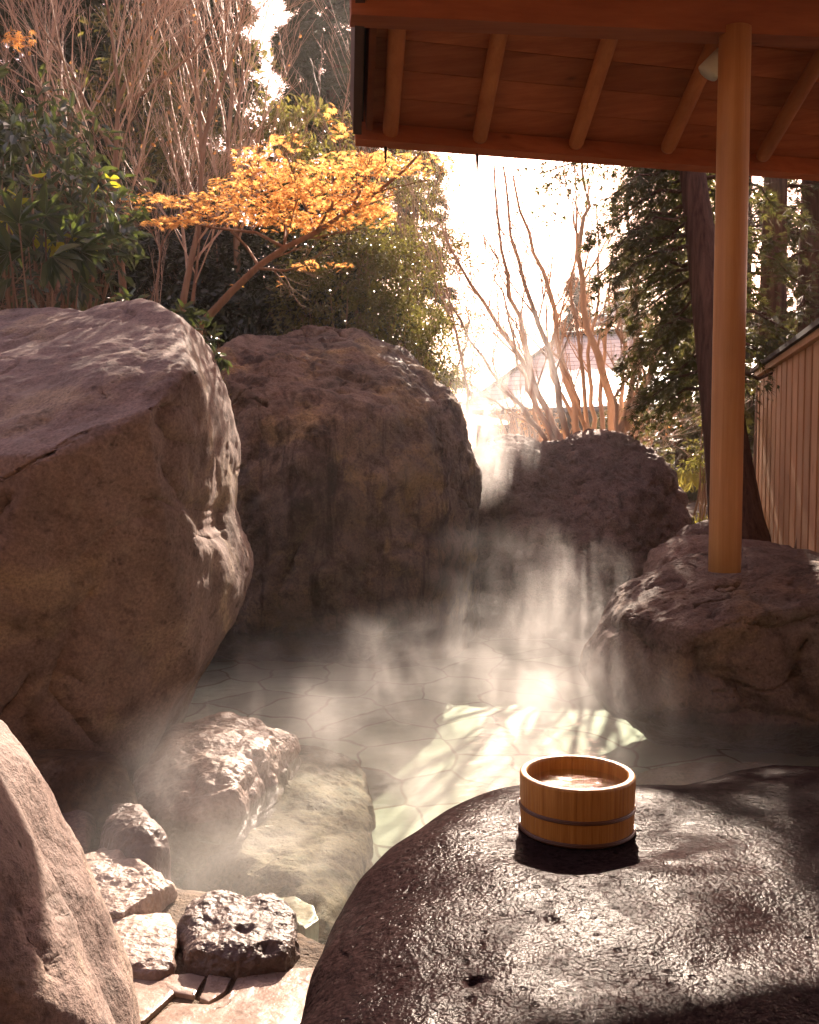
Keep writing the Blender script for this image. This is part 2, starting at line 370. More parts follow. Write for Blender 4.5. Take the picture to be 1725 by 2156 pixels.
# ------------------------------------------------------------------ rocks
_ico = {}
def ico(lv):
    if lv in _ico: return _ico[lv]
    if lv == 0:
        t = (1 + 5 ** .5) / 2
        V = np.array([(-1, t, 0), (1, t, 0), (-1, -t, 0), (1, -t, 0), (0, -1, t), (0, 1, t), (0, -1, -t), (0, 1, -t), (t, 0, -1), (t, 0, 1), (-t, 0, -1), (-t, 0, 1)], float)
        Fc = np.array([(0, 11, 5), (0, 5, 1), (0, 1, 7), (0, 7, 10), (0, 10, 11), (1, 5, 9), (5, 11, 4), (11, 10, 2), (10, 7, 6), (7, 1, 8), (3, 9, 4), (3, 4, 2), (3, 2, 6), (3, 6, 8), (3, 8, 9), (4, 9, 5), (2, 4, 11), (6, 2, 10), (8, 6, 7), (9, 8, 1)])
    else:
        V, Fc = ico(lv - 1); n = len(V)
        E = np.vstack([Fc[:, [0, 1]], Fc[:, [1, 2]], Fc[:, [2, 0]]]); E.sort(axis=1)
        key = E[:, 0].astype(np.int64) * n + E[:, 1]; uq, inv = np.unique(key, return_inverse=True)
        mid = (V[uq // n] + V[uq % n]) / 2; V = np.vstack([V, mid]); k = len(Fc)
        a, b, c = n + inv[:k], n + inv[k:2 * k], n + inv[2 * k:]
        Fc = np.vstack([np.stack([Fc[:, 0], a, c], 1), np.stack([Fc[:, 1], b, a], 1), np.stack([Fc[:, 2], c, b], 1), np.stack([a, b, c], 1)])
    V = V / np.linalg.norm(V, axis=1)[:, None]; _ico[lv] = (V, Fc); return _ico[lv]
def vnorm(V, Fc):
    n = np.cross(V[Fc[:, 1]] - V[Fc[:, 0]], V[Fc[:, 2]] - V[Fc[:, 0]]); N = np.zeros_like(V)
    for k in range(3):
        for a in range(3): N[:, a] += np.bincount(Fc[:, k], n[:, a], len(V))
    return N / (np.linalg.norm(N, axis=1)[:, None] + 1e-12)
def polar(out, c):
    o = np.asarray(out, float) - c; th = np.arctan2(o[:, 1], o[:, 0]); pts = []
    n = len(o)
    for i in range(n):                                   # resample the outline so that straight runs stay straight
        for t in np.linspace(0, 1, 8, endpoint=False): pts.append(o[i] * (1 - t) + o[(i + 1) % n] * t)
    pts = np.array(pts); th = np.arctan2(pts[:, 1], pts[:, 0]); r = np.hypot(pts[:, 0], pts[:, 1])
    k = np.argsort(th); th, r = th[k], r[k]
    g = np.linspace(-math.pi, math.pi, 721)[:-1]; rr = np.interp(g, th, r, period=2 * math.pi)
    ker = np.exp(-np.linspace(-2, 2, 9) ** 2); ker /= ker.sum()
    rr = np.convolve(np.concatenate([rr[-8:], rr, rr[:8]]), ker, 'same')[8:-8]
    return lambda a: np.interp(a, g, rr, period=2 * math.pi)
def seg_dist(X, Y, pl):
    b = np.full(len(X), 1e9); tt = np.zeros(len(X)); pl = np.asarray(pl, float); n = len(pl) - 1
    for i in range(n):
        d = pl[i + 1] - pl[i]; t = np.clip(((X - pl[i, 0]) * d[0] + (Y - pl[i, 1]) * d[1]) / (d @ d), 0, 1)
        q = np.hypot(X - pl[i, 0] - t * d[0], Y - pl[i, 1] - t * d[1]); m = q < b
        b = np.where(m, q, b); tt = np.where(m, (i + t) / n, tt)
    return b, tt
def smoothmesh(V, Fc, it):
    for _ in range(it):
        A = np.zeros_like(V); c = np.bincount(Fc.ravel(), minlength=len(V)) * 2.0
        for k in range(3):
            q = V[Fc[:, (k + 1) % 3]] + V[Fc[:, (k + 2) % 3]]
            for a in range(3): A[:, a] += np.bincount(Fc[:, k], q[:, a], len(V))
        V = V * .4 + .6 * A / c[:, None]
    return V
def relief(V, Fc, seed, amps):
    """amps: list of (kind, freq, amp)"""
    for kind, fr, am in amps:
        N = vnorm(V, Fc); P = V * fr + seed * 3.17
        if kind == 'f': d = fbm(P, 4)
        elif kind == 'r': d = ridged(P + .25 * fbm(P * .7, 2)[:, None], 3)
        elif kind == 'w':
            a, b, _ = worley(P + .3 * fbm(P, 2)[:, None]); d = np.clip((b - a) * 2.2, 0, 1)
        elif kind == 'c':                                # a few narrow cracks
            q = np.abs(perlin(P + .3 * fbm(P * 2, 2)[:, None])); d = -np.exp(-(q / .028) ** 2) * (perlin(P * .7 + 9) > .02)
        elif kind == 'p':                                # pits
            a, _, cid = worley(P); d = -np.clip(1 - (a / .33) ** 2, 0, 1) * (cid % 3 == 0)
        else: d = perlin(P)
        V = V + N * (am * d)[:, None]
    return V
def plane_cut(V, planes, soft=.7):
    for p, n in planes:
        n = np.asarray(n, float); n = n / np.linalg.norm(n); d = (V - p) @ n
        V = V - n[None] * (np.clip(d, 0, None) * soft)[:, None]
    return V
def rock_front(name, label, outline, Y0, D, mat, lv=7, e=.8, eb=None, planes=(), grooves=(), amps=(), seed=1, center=None, Dback=None, cat='boulder', group=None, randcuts=0, smooth=2, post=None):
    U, Fc = ico(lv); out = np.asarray(outline, float)
    c = np.asarray(center, float) if center is not None else out.mean(0)
    Rf = polar(out * (1, -1), c * (1, -1))
    s = np.sqrt(np.clip(1 - U[:, 1] ** 2, 0, 1)); th = np.arctan2(U[:, 2], U[:, 0]); R = Rf(th) * s ** e
    px = c[0] + R * np.cos(th); py = c[1] - R * np.sin(th)
    ay = np.abs(U[:, 1]) ** (e if eb is None else eb)
    Y = np.where(U[:, 1] < 0, Y0 - D * ay, Y0 + (Dback or D) * ay)
    P0 = at(px, py, Y0); Pf = at(px, py, Y)
    back = (U[:, 1] >= 0)
    V = np.where(back[:, None], np.stack([P0[:, 0], Y, P0[:, 2]], 1), Pf)
    pl = []
    for a, b, cc in planes:
        A, B, Cc = (at(*q) for q in (a, b, cc)); n = np.cross(B - A, Cc - A)
        if n @ (A - np.array([0, 0, CAMZ])) > 0: n = -n
        pl.append((A, n))
    V = plane_cut(V, pl, .86)
    if randcuts:
        rg = np.random.RandomState(seed); c3 = V.mean(0); ext = (V.max(0) - V.min(0)) / 2
        for k in range(randcuts):
            n = rg.normal(size=3); n[1] = -abs(n[1]) * 1.3; n /= np.linalg.norm(n)
            h = ((V - c3) @ n).max(); V = plane_cut(V, [(c3 + n * h * rg.uniform(.80, .93), n)], .75)
    V = smoothmesh(V, Fc, smooth)
    if len(grooves):
        N = vnorm(V, Fc); fr = (U[:, 1] < .1)
        for g in grooves:
            pts, w, dep = g[:3]
            wob = fbm(np.stack([px / 40, py / 40, px * 0 + seed], 1), 3) * w * .5
            if len(pts) == 1: q = np.hypot(px - pts[0][0], (py - pts[0][1])) + wob; t = .5 + 0 * q
            else: q, t = seg_dist(px + wob, py - wob, pts)
            V = V - N * (dep * np.exp(-(q / w) ** 2) * np.clip(np.minimum(t, 1 - t) * 5 + .25, 0, 1) * fr)[:, None]
    V = relief(V, Fc, seed, amps)
    if post: V = post(V)
    o = mesh_np(name, V, Fc, mat); prop(o, label, cat, group); return o
def rock_plan(name, label, foot, z0, zt, zb, mat, lv=6, e=.6, ez=None, amps=(), seed=1, center=None, cat='rock', group=None, randcuts=0, tilt=None, post=None, smooth=1, kind=None):
    """foot: world XY footprint; z0 widest level, zt top, zb bottom"""
    U, Fc = ico(lv); out = np.asarray(foot, float)[:, :2]; c = np.asarray(center, float) if center is not None else out.mean(0)
    Rf = polar(out, c); s = np.sqrt(np.clip(1 - U[:, 2] ** 2, 0, 1)); th = np.arctan2(U[:, 1], U[:, 0]); R = Rf(th) * s ** e
    az = np.abs(U[:, 2]) ** (e if ez is None else ez)
    Z = np.where(U[:, 2] > 0, z0 + (zt - z0) * az, z0 + (zb - z0) * az)
    V = np.stack([c[0] + R * np.cos(th), c[1] + R * np.sin(th), Z], 1)
    if tilt is not None: V[:, 2] += (tilt[0] * (V[:, 0] - c[0]) + tilt[1] * (V[:, 1] - c[1])) * np.clip((V[:, 2] - zb) / (zt - zb), 0, 1)
    if randcuts:
        rg = np.random.RandomState(seed); c3 = V.mean(0)
        for k in range(randcuts):
            n = rg.normal(size=3); n[2] = abs(n[2]); n /= np.linalg.norm(n)
            h = ((V - c3) @ n).max(); V = plane_cut(V, [(c3 + n * h * rg.uniform(.72, .92), n)], .85)
    V = smoothmesh(V, Fc, smooth); V = relief(V, Fc, seed, amps)
    if post: V = post(V)
    o = mesh_np(name, V, Fc, mat); prop(o, label, cat, group, kind); return o
def foot_px(pts, z): return [onz(x, y, z)[:2] for x, y in pts]

# ---- big standing boulders
ridge = [(-60, 1040), (60, 1000), (190, 945), (290, 880), (318, 800), (340, 700)]
BL = rock_front('boulder', 'tall tan boulder at the left edge with a pale slanting top',
    [(-400, 700), (-330, 590), (-150, 565), (0, 572), (60, 584), (115, 574), (155, 566), (205, 574), (268, 604), (338, 648), (372, 684), (392, 745), (415, 800), (428, 860), (440, 920), (444, 985), (440, 1050), (435, 1095),
     (450, 1150), (472, 1195), (484, 1240), (480, 1280), (455, 1340), (415, 1400), (380, 1455), (350, 1500), (330, 1560), (295, 1640), (275, 1700), (180, 1760), (60, 1760), (-100, 1900), (-360, 1800), (-420, 1300)],
    3.75, .95, M['boulder_left'], lv=7, e=.75, center=(80, 1150), seed=3, Dback=1.6,
    planes=[((0, 1010, 2.93), (295, 880, 3.14), (130, 600, 4.80)), ((0, 1010, 2.93), (300, 880, 3.10), (240, 1660, 3.50)), ((330, 800, 3.14), (330, 1300, 3.22), (470, 1150, 3.72)), ((-300, 1000, 3.1), (-60, 1500, 3.02), (-60, 900, 3.0))],
    grooves=[([(-10, 1005), (40, 975), (100, 930)], 9, .035), ([(338, 1110), (360, 1092), (400, 1095)], 7, .03), ([(18, 1110)], 26, .035), ([(150, 820), (100, 880)], 20, .01), ([(370, 780), (385, 860), (378, 900), (420, 945)], 13, .03), ([(425, 1040), (430, 1100), (445, 1150)], 9, .025),
             ([(400, 930), (390, 1000), (420, 1100)], 14, .02), ([(205, 1290), (290, 1200), (380, 1130)], 18, .012), ([(140, 650), (170, 665)], 12, .012), ([(0, 700), (30, 712)], 12, .012), ([(205, 1400), (260, 1330)], 12, .012), ([(250, 1650), (150, 1560), (190, 1480)], 14, .018), ([(30, 1600), (70, 1560), (110, 1520)], 9, .03), ([(200, 1520), (215, 1545)], 16, .02)],
    amps=[('f', 1.5, .022), ('r', 1.7, .008), ('w', 2.4, .012), ('c', 1.8, .014), ('p', 7, .008), ('f', 12, .0045), ('f', 40, .0014)])
BM = rock_front('boulder', 'broad brown boulder behind the pool with dark streaks under its ochre top',
    [(385, 1000), (400, 860), (425, 800), (452, 792), (486, 748), (520, 716), (565, 688), (600, 658), (640, 646), (690, 656), (760, 670), (825, 698), (868, 745), (905, 798), (940, 833), (968, 868), (975, 920), (984, 955), (998, 1000), (1008, 1050), (1018, 1110), (1014, 1180), (1020, 1240), (1035, 1330), (1000, 1420), (700, 1450), (430, 1430), (390, 1200)],
    6.9, .75, M['boulder_mid'], lv=7, e=.72, center=(700, 1080), seed=8, randcuts=7, Dback=1.2,
    planes=[((560, 690, 7.35), (880, 780, 7.1), (700, 900, 6.3)), ((700, 900, 6.25), (700, 1340, 6.15), (900, 1100, 6.35)), ((960, 880, 6.8), (1010, 1200, 6.7), (860, 1000, 6.35)), ((440, 800, 6.6), (600, 880, 6.3), (560, 1300, 6.2))],
    grooves=[([(795, 790), (770, 860), (740, 910)], 9, .07), ([(800, 850), (830, 930)], 8, .04), ([(560, 1300), (620, 1160), (700, 1040), (745, 920)], 12, .04), ([(900, 780), (940, 860), (960, 940)], 12, .05), ([(640, 720), (780, 760), (840, 800)], 12, .03), ([(780, 1180), (760, 1260)], 26, .05), ([(860, 1040), (900, 1120), (870, 1200)], 18, .05), ([(530, 880), (520, 980)], 14, .02)],
    amps=[('f', 1.2, .05), ('r', 1.8, .034), ('w', 2.2, .022), ('c', 1.5, .035), ('r', 6, .007), ('f', 8, .010), ('p', 5, .012), ('f', 14, .007), ('f', 36, .0035)])
BD = rock_front('boulder', 'rough dark brown boulder in front of the bare multi-stemmed shrubs with sunlit crest',
    [(975, 1040), (985, 985), (1008, 962), (1045, 944), (1090, 932), (1140, 936), (1190, 946), (1235, 930), (1290, 920), (1330, 932), (1352, 952), (1378, 972), (1405, 1008), (1425, 1040), (1442, 1072), (1460, 1100), (1466, 1140), (1450, 1210), (1420, 1300), (1380, 1400), (1150, 1440), (980, 1400), (960, 1200)],
    8.15, .95, M['boulder_dark'], lv=7, e=.68, center=(1200, 1130), seed=14, randcuts=6,
    planes=[((1040, 930, 8.15), (1340, 930, 8.1), (1200, 1300, 7.15)), ((1050, 1000, 7.9), (1010, 1300, 7.6), (1110, 1250, 7.2)), ((1380, 980, 8.0), (1440, 1150, 7.7), (1250, 1100, 7.4))],
    grooves=[([(1020, 1000), (1060, 1120), (1075, 1300)], 38, .10), ([(1250, 925), (1240, 960), (1210, 985)], 10, .04), ([(1400, 1010), (1420, 1050)], 14, .05)],
    amps=[('f', 1.4, .05), ('r', 2.4, .03), ('w', 4, .022), ('r', 7, .016), ('f', 14, .012), ('w', 22, .006), ('f', 45, .004)])
BR = rock_front('boulder', 'wide low boulder at the right side of the pool that carries the round wooden post',
    [(1256, 1425), (1262, 1385), (1285, 1345), (1300, 1310), (1330, 1272), (1362, 1246), (1420, 1217), (1478, 1190), (1540, 1178), (1620, 1171), (1740, 1176), (1900, 1190), (2080, 1220), (2150, 1400), (2000, 1560), (1725, 1580), (1500, 1570), (1380, 1550), (1300, 1500), (1265, 1465)],
    4.58, .46, M['boulder_right'], lv=7, e=.62, center=(1640, 1370), seed=21, randcuts=3, Dback=.6,
    planes=[((1330, 1300, 4.45), (1700, 1250, 4.22), (1600, 1172, 4.62)), ((1700, 1280, 4.16), (1400, 1400, 4.16), (1700, 1520, 4.19)), ((1270, 1430, 4.46), (1400, 1500, 4.18), (1400, 1330, 4.24))],
    grooves=[([(1300, 1310), (1305, 1345), (1340, 1375)], 12, .04), ([(1480, 1230), (1500, 1250)], 16, .02), ([(1540, 1300), (1640, 1330), (1720, 1300)], 10, .03), ([(1450, 1330), (1480, 1420), (1560, 1450), (1600, 1520)], 22, .05), ([(1700, 1500), (1690, 1400), (1720, 1340)], 16, .05), ([(1350, 1505), (1500, 1500), (1725, 1515)], 10, .03)],
    amps=[('f', 1.6, .03), ('r', 2.2, .014), ('w', 2.6, .014), ('c', 2.0, .02), ('p', 6, .008), ('f', 14, .006), ('f', 45, .0025)])
rock_front('boulder', 'smooth rounded boulder behind the post, between it and the dark tree base',
    [(1362, 1260), (1366, 1215), (1392, 1172), (1440, 1146), (1500, 1137), (1590, 1139), (1660, 1152), (1715, 1172), (1790, 1200), (1800, 1300), (1600, 1350), (1400, 1330)],
    5.3, .4, M['cobble'], lv=7, e=.75, seed=33, amps=[('f', 2, .03), ('r', 4, .008), ('f', 14, .006), ('f', 45, .002)])
rock_front('boulder', 'small grey-brown stone left of the post foot, below the yellow grass',
    [(1428, 1160), (1430, 1125), (1450, 1106), (1490, 1098), (1530, 1105), (1545, 1160), (1500, 1190), (1440, 1190)],
    6.7, .2, M['cobble'], lv=6, e=.8, seed=35, amps=[('f', 3, .02), ('f', 14, .005)])

# ---- the near wet rock that carries the pail
PAIL = onz(1217, 1700, .44) * 0
pz = .40
pf = onz(1216, 1789, pz); PR = .1125; PAIL = np.array([pf[0] * 1.055, pf[1] + PR, pz])
edge_px = [(612, 2180), (640, 2050), (680, 1955), (740, 1872), (830, 1792), (930, 1732), (1020, 1697), (1100, 1680), (1220, 1672), (1340, 1666), (1420, 1668), (1480, 1655), (1540, 1634), (1620, 1627), (1740, 1634), (1900, 1650)]
foot = foot_px(edge_px, .30)
foot = [tuple(q) for q in foot] + [(1.9, 1.6), (1.9, .4), (.6, .15), (-.15, .5), (-.3, 1.05)]
def fg_post(V):
    d = np.hypot(V[:, 0] - PAIL[0], V[:, 1] - PAIL[1]); w = np.clip((.30 - d) / .16, 0, 1); w = w * w * (3 - 2 * w); up = V[:, 2] > .2
    V[:, 2] = np.where(up, V[:, 2] * (1 - w) + (pz - .001 + .0 * d) * w, V[:, 2]); return V
fgpits = [(1160, 1945, 15, .012), (1000, 2068, 18, .02), (1410, 1835, 20, .012), (1600, 1875, 18, .014), (860, 1850, 10, .008), (990, 2110, 9, .01), (1270, 2082, 8, .008)]
def fg_post2(V):
    V = fg_post(V)
    for x, y, r, d in fgpits:
        c = onz(x, y, .41); a = np.arctan2(V[:, 1] - c[1], V[:, 0] - c[0]); q = np.hypot(V[:, 0] - c[0], (V[:, 1] - c[1])) / (r / F * 1.3 * (1 + .35 * np.sin(2 * a + x) + .2 * np.sin(3 * a + y)))
        V[:, 2] -= np.where(V[:, 2] > .2, d * .6 * np.exp(-q ** 2.5), 0)
    return V
FG = rock_plan('boulder', 'large low dark wet rock in the right foreground under the wooden pail', foot, .20, .42, -.5, M['wet_dark'], lv=8, e=.42, ez=.55, center=(.62, 1.25), seed=41, cat='boulder',
    amps=[('f', 1.2, .018), ('f', 3.5, .005), ('p', 9, .003), ('p', 30, .0016)], post=fg_post2)
rock_front('boulder', 'pale mottled boulder cut off by the lower left corner, nearest to the viewer',
    [(-462, 1488), (-242, 1508), (-102, 1553), (-42, 1608), (-4, 1663), (36, 1733), (68, 1808), (106, 1888), (140, 1963), (174, 2043), (206, 2113), (240, 2188), (258, 2428), (-142, 2608), (-642, 2308), (-642, 1708)],
    1.5, .33, M['corner'], lv=7, e=.8, seed=47, center=(-150, 2000), grooves=[([(30, 1880), (60, 1960), (120, 2080)], 16, .008), ([(90, 1880), (100, 1960)], 12, .006)], amps=[('f', 1.6, .018), ('r', 3, .008), ('f', 9, .004), ('f', 35, .0012)])
# ---- stones in the shallow corner of the pool
rock_plan('rock', 'bright topped wet rock breaking the water by the foot of the tall left boulder', foot_px([(290, 1640), (300, 1560), (340, 1525), (440, 1512), (520, 1505), (570, 1520), (615, 1560), (640, 1585), (600, 1640), (540, 1690), (420, 1700), (330, 1700)], .04), -.01, .125, -.3,
    M['wet_pale'], lv=7, e=.7, seed=51, randcuts=10, amps=[('f', 3, .02), ('r', 4, .012), ('w', 7, .012), ('f', 18, .004), ('f', 40, .002)])
rock_plan('rock', 'pointed brown stone with a pale top at the foot of the tall left boulder', foot_px([(195, 1760), (215, 1715), (270, 1700), (300, 1720), (345, 1790), (368, 1835), (330, 1850), (250, 1830)], .06), .03, .14, -.15,
    M['wet_brown'], lv=6, e=.8, seed=53, randcuts=6, amps=[('f', 5, .014), ('r', 9, .006), ('f', 40, .0015)])
rock_plan('rock', 'dark blocky stone in the gap below the tall left boulder', foot_px([(70, 1720), (110, 1690), (180, 1690), (205, 1730), (190, 1800), (130, 1810), (90, 1790)], .06), .02, .10, -.15,
    M['cobble'], lv=6, e=.7, seed=57, randcuts=6, amps=[('f', 5, .014), ('f', 30, .002)])
rock_plan('rock', 'wedge shaped stone with bright upper side beside the corner boulder', foot_px([(110, 1850), (150, 1790), (195, 1775), (300, 1825), (370, 1870), (340, 1905), (270, 1945), (190, 1965), (140, 1930)], .06), .02, .10, -.12,
    M['wet_pale'], lv=7, e=.75, seed=59, randcuts=7, amps=[('f', 4, .012), ('w', 12, .008), ('f', 18, .004), ('f', 45, .002)])
rock_plan('rock', 'pale squarish flat stone between the wedge stone and the pitted dark stone', foot_px([(215, 1960), (240, 1935), (320, 1918), (365, 1915), (375, 1960), (368, 2030), (330, 2048), (250, 2040), (215, 2010)], .05), .02, .06, -.1,
    M['wet_pale'], lv=6, e=.45, seed=61, amps=[('f', 4, .012), ('r', 10, .004), ('f', 40, .0015)])
rock_plan('rock', 'dark pitted lava stone lying on the wet paving left of the big dark rock', foot_px([(372, 1940), (385, 1890), (425, 1868), (480, 1880), (520, 1905), (580, 1895), (622, 1930), (632, 1985), (600, 2020), (480, 2035), (395, 2030)], .06), .02, .085, -.1,
    M['wet_brown'], lv=7, e=.45, seed=63, randcuts=4, amps=[('f', 5, .012), ('p', 14, .014), ('f', 16, .005), ('f', 45, .003)])
slabs = [([(205, 2040), (245, 2055), (330, 2062), (400, 2060), (350, 2105), (300, 2150), (240, 2156), (200, 2100)], 'grey wet paving slab touching the pale corner boulder'),
         ([(330, 2050), (405, 2045), (435, 2052), (410, 2095), (355, 2085)], 'small wedge of wet paving below the squarish flat stone'),
         ([(440, 2050), (490, 2055), (475, 2085), (440, 2108), (418, 2098)], 'small four-sided wet paving stone below the pitted dark stone'),
         ([(440, 2115), (485, 2088), (500, 2052), (600, 2030), (690, 2030), (720, 2180), (700, 2300), (430, 2320), (250, 2300), (310, 2165), (360, 2110)], 'largest pale wet paving slab beside the big dark rock'),
         ([(560, 1890), (620, 1885), (660, 1905), (672, 1935), (640, 1960), (600, 1910)], 'submerged pale paving stone between the pitted stone and the big dark rock')]
for i, (pp, lb) in enumerate(slabs):
    zz = .035 if i < 4 else -.05
    rock_plan('paving_slab', lb, foot_px(pp, zz), zz - .02, zz, zz - .09, M['slab'], lv=6, e=.16, seed=70 + i, amps=[('f', 3, .005), ('f', 14, .002)], cat='paving slab', group='wet paving slabs in the left foreground')
# submerged rocks
rock_plan('submerged_rock', 'big pale brown boulder lying under the water in the near left of the pool', foot_px([(260, 1700), (380, 1600), (560, 1530), (700, 1535), (765, 1590), (790, 1680), (765, 1790), (720, 1860), (670, 1930), (560, 1900), (440, 1850), (340, 1800)], -.08), -.19, -.085, -.5,
    M['under'], lv=7, e=.7, seed=81, randcuts=4, amps=[('f', 1.8, .03), ('r', 3, .014), ('w', 5, .01), ('f', 10, .006), ('f', 40, .002)])
rock_plan('submerged_rock', 'flat brown boulder under the dark water behind the wooden pail', foot_px([(1330, 1600), (1450, 1590), (1700, 1600), (1800, 1660), (1500, 1690), (1340, 1650)], -.1), -.2, -.1, -.5, M['under'], lv=6, e=.6, seed=83, amps=[('f', 2, .03), ('f', 12, .006)])

# ------------------------------------------------------------------ ground, pool
pool = np.array([(-1.9, 2.9)] + [tuple(q) for q in foot_px([(150, 1690), (290, 1700), (360, 1790), (400, 1858), (520, 1868), (640, 1925), (700, 1965)], 0)] + [(.9, 1.9), (2.6, 2.2), (3.2, 4.2), (3.2, 5.2), (2.6, 6.6), (2.2, 7.7), (-.6, 7.7), (-1.7, 7.0), (-2.2, 5), (-1.9, 3.6)])
def inpoly(x, y, P):
    r = np.zeros(x.shape, bool); n = len(P)
    for i in range(n):
        x1, y1 = P[i]; x2, y2 = P[(i + 1) % n]
        c = ((y1 > y) != (y2 > y)) & (x < (x2 - x1) * (y - y1) / (y2 - y1 + 1e-12) + x1); r ^= c
    return r
def gheight(x, y):
    z = .22 + .10 * np.clip((y - 7) / 6, 0, 3)
    z = z + 1.2 * np.clip((-x - 1.0) / 8, 0, 1.5) * np.clip((y - 5.5) / 4, 0, 1) + 3.0 * np.clip((y - 9 + .5 * (x + 1)) / 20, 0, 1) * np.clip((-x + 1) / 4, 0, 1)
    z = np.where((y < 2.9) & (x < .2), .012, z) + np.clip((-y - 2.5) * 1.5, 0, 15)  # last term: unseen bank behind the camera, added to block low sky light
    return z
gx = np.concatenate([np.linspace(-150, -8, 16)[:-1], np.linspace(-8, -1.6, 50)[:-1], np.linspace(-1.6, 1, 90)[:-1], np.linspace(1, 8, 60), np.linspace(8, 150, 16)[1:]])
gy = np.concatenate([np.linspace(-30, -1, 20)[:-1], np.linspace(-1, 1.2, 12)[:-1], np.linspace(1.2, 3.4, 80)[:-1], np.linspace(3.4, 14, 90), np.linspace(14, 300, 24)[1:]])
GX, GY = np.meshgrid(gx, gy, indexing='ij'); GZ = gheight(GX, GY)
GZ = np.where(inpoly(GX, GY, pool), -.75, GZ)
GZ += .03 * perlin(np.stack([GX.ravel() * 1.3, GY.ravel() * 1.3, GX.ravel() * 0], 1)).reshape(GX.shape)
for _ in range(5):
    W_ = (np.abs(GX) < 2.5) & (GY > 1) & (GY < 4); A_ = (GZ + np.roll(GZ, 1, 0) + np.roll(GZ, -1, 0) + np.roll(GZ, 1, 1) + np.roll(GZ, -1, 1)) / 5; GZ = np.where(W_, A_, GZ)
nx_, ny_ = GX.shape; idx = np.arange(nx_ * ny_).reshape(nx_, ny_)
prop(mesh_np('ground', np.stack([GX.ravel(), GY.ravel(), GZ.ravel()], 1), np.stack([idx[:-1, :-1], idx[1:, :-1], idx[1:, 1:], idx[:-1, 1:]], -1).reshape(-1, 4), M['soil']), kind='structure')
b = MB(); b.add([(-2.6, 1.2, -.25), (3.6, 1.2, -.25), (3.6, 8.0, -.25), (-2.6, 8.0, -.25)], [(0, 1, 2, 3)])
prop(b.build('pool_floor', M['floor']), kind='structure')
b = MB(); b.add([(-2.6, 1.2, 0), (3.6, 1.2, 0), (3.6, 8.0, 0), (-2.6, 8.0, 0)], [(0, 1, 2, 3)])
prop(b.build('water', M['water']), kind='structure')

# ------------------------------------------------------------------ pail
def pail():
    root = empty('pail', tuple(PAIL)); prop(root, 'round wooden bath pail with dark hoops standing on the wet rock, filled with water', 'pail')
    H = .114; n = 144; k = 22; th = np.arange(n) * 2 * math.pi / n
    def ringset(rf, z): return np.stack([rf * np.cos(th), rf * np.sin(th), np.full(n, z)], 1)
    st = np.abs((th * k / (2 * math.pi)) % 1 - .5); gro = np.clip((st - .455) / .045, 0, 1) * .0009
    prof = [(PR - .004, .004), (PR - .001, .0), (PR - .0005, .006), (PR + .001, .06), (PR + .002, H - .006), (PR + .001, H - .002), (PR - .002, H), (PR - .010, H), (PR - .0125, H - .002), (PR - .0135, H - .006), (PR - .0145, .06), (PR - .015, .014), (.002, .013)]
    V = np.vstack([ringset(r - gro * (1 if i < 6 else -1 if i in (8, 9, 10, 11) else 0) + (0 if r < .01 else 0), z) for i, (r, z) in enumerate(prof)])
    i = np.arange(len(prof) - 1)[:, None] * n; j = np.arange(n)[None]; j2 = (j + 1) % n
    Q = np.stack([i + j, i + j2, i + n + j2, i + n + j], -1).reshape(-1, 4)
    mesh_np('bucket_wall', V + PAIL, Q, M['pail'], root)
    for z, hh in ((.050, .0045), (.006, .0050)):
        b = MB(); t2 = np.linspace(0, 2 * math.pi, 145)
        for q in (0, math.pi):
            rr = PR + .0012 + 0 * t2; b.tube(np.stack([PAIL[0] + rr * np.cos(t2), PAIL[1] + rr * np.sin(t2), PAIL[2] + z + (.0016 if q else -.0016) + 0 * t2], 1), .0026, 8)
        b.build('hoop', M['hoop'], root, True)
    Vw = np.vstack([[0, 0, H - .026], ringset(PR - .0138, H - .026)]) + PAIL
    mesh_np('water_surface', Vw, np.stack([np.zeros(n, int), 1 + np.arange(n), 1 + (np.arange(n) + 1) % n], 1), M['pailwater'], root)
pail()

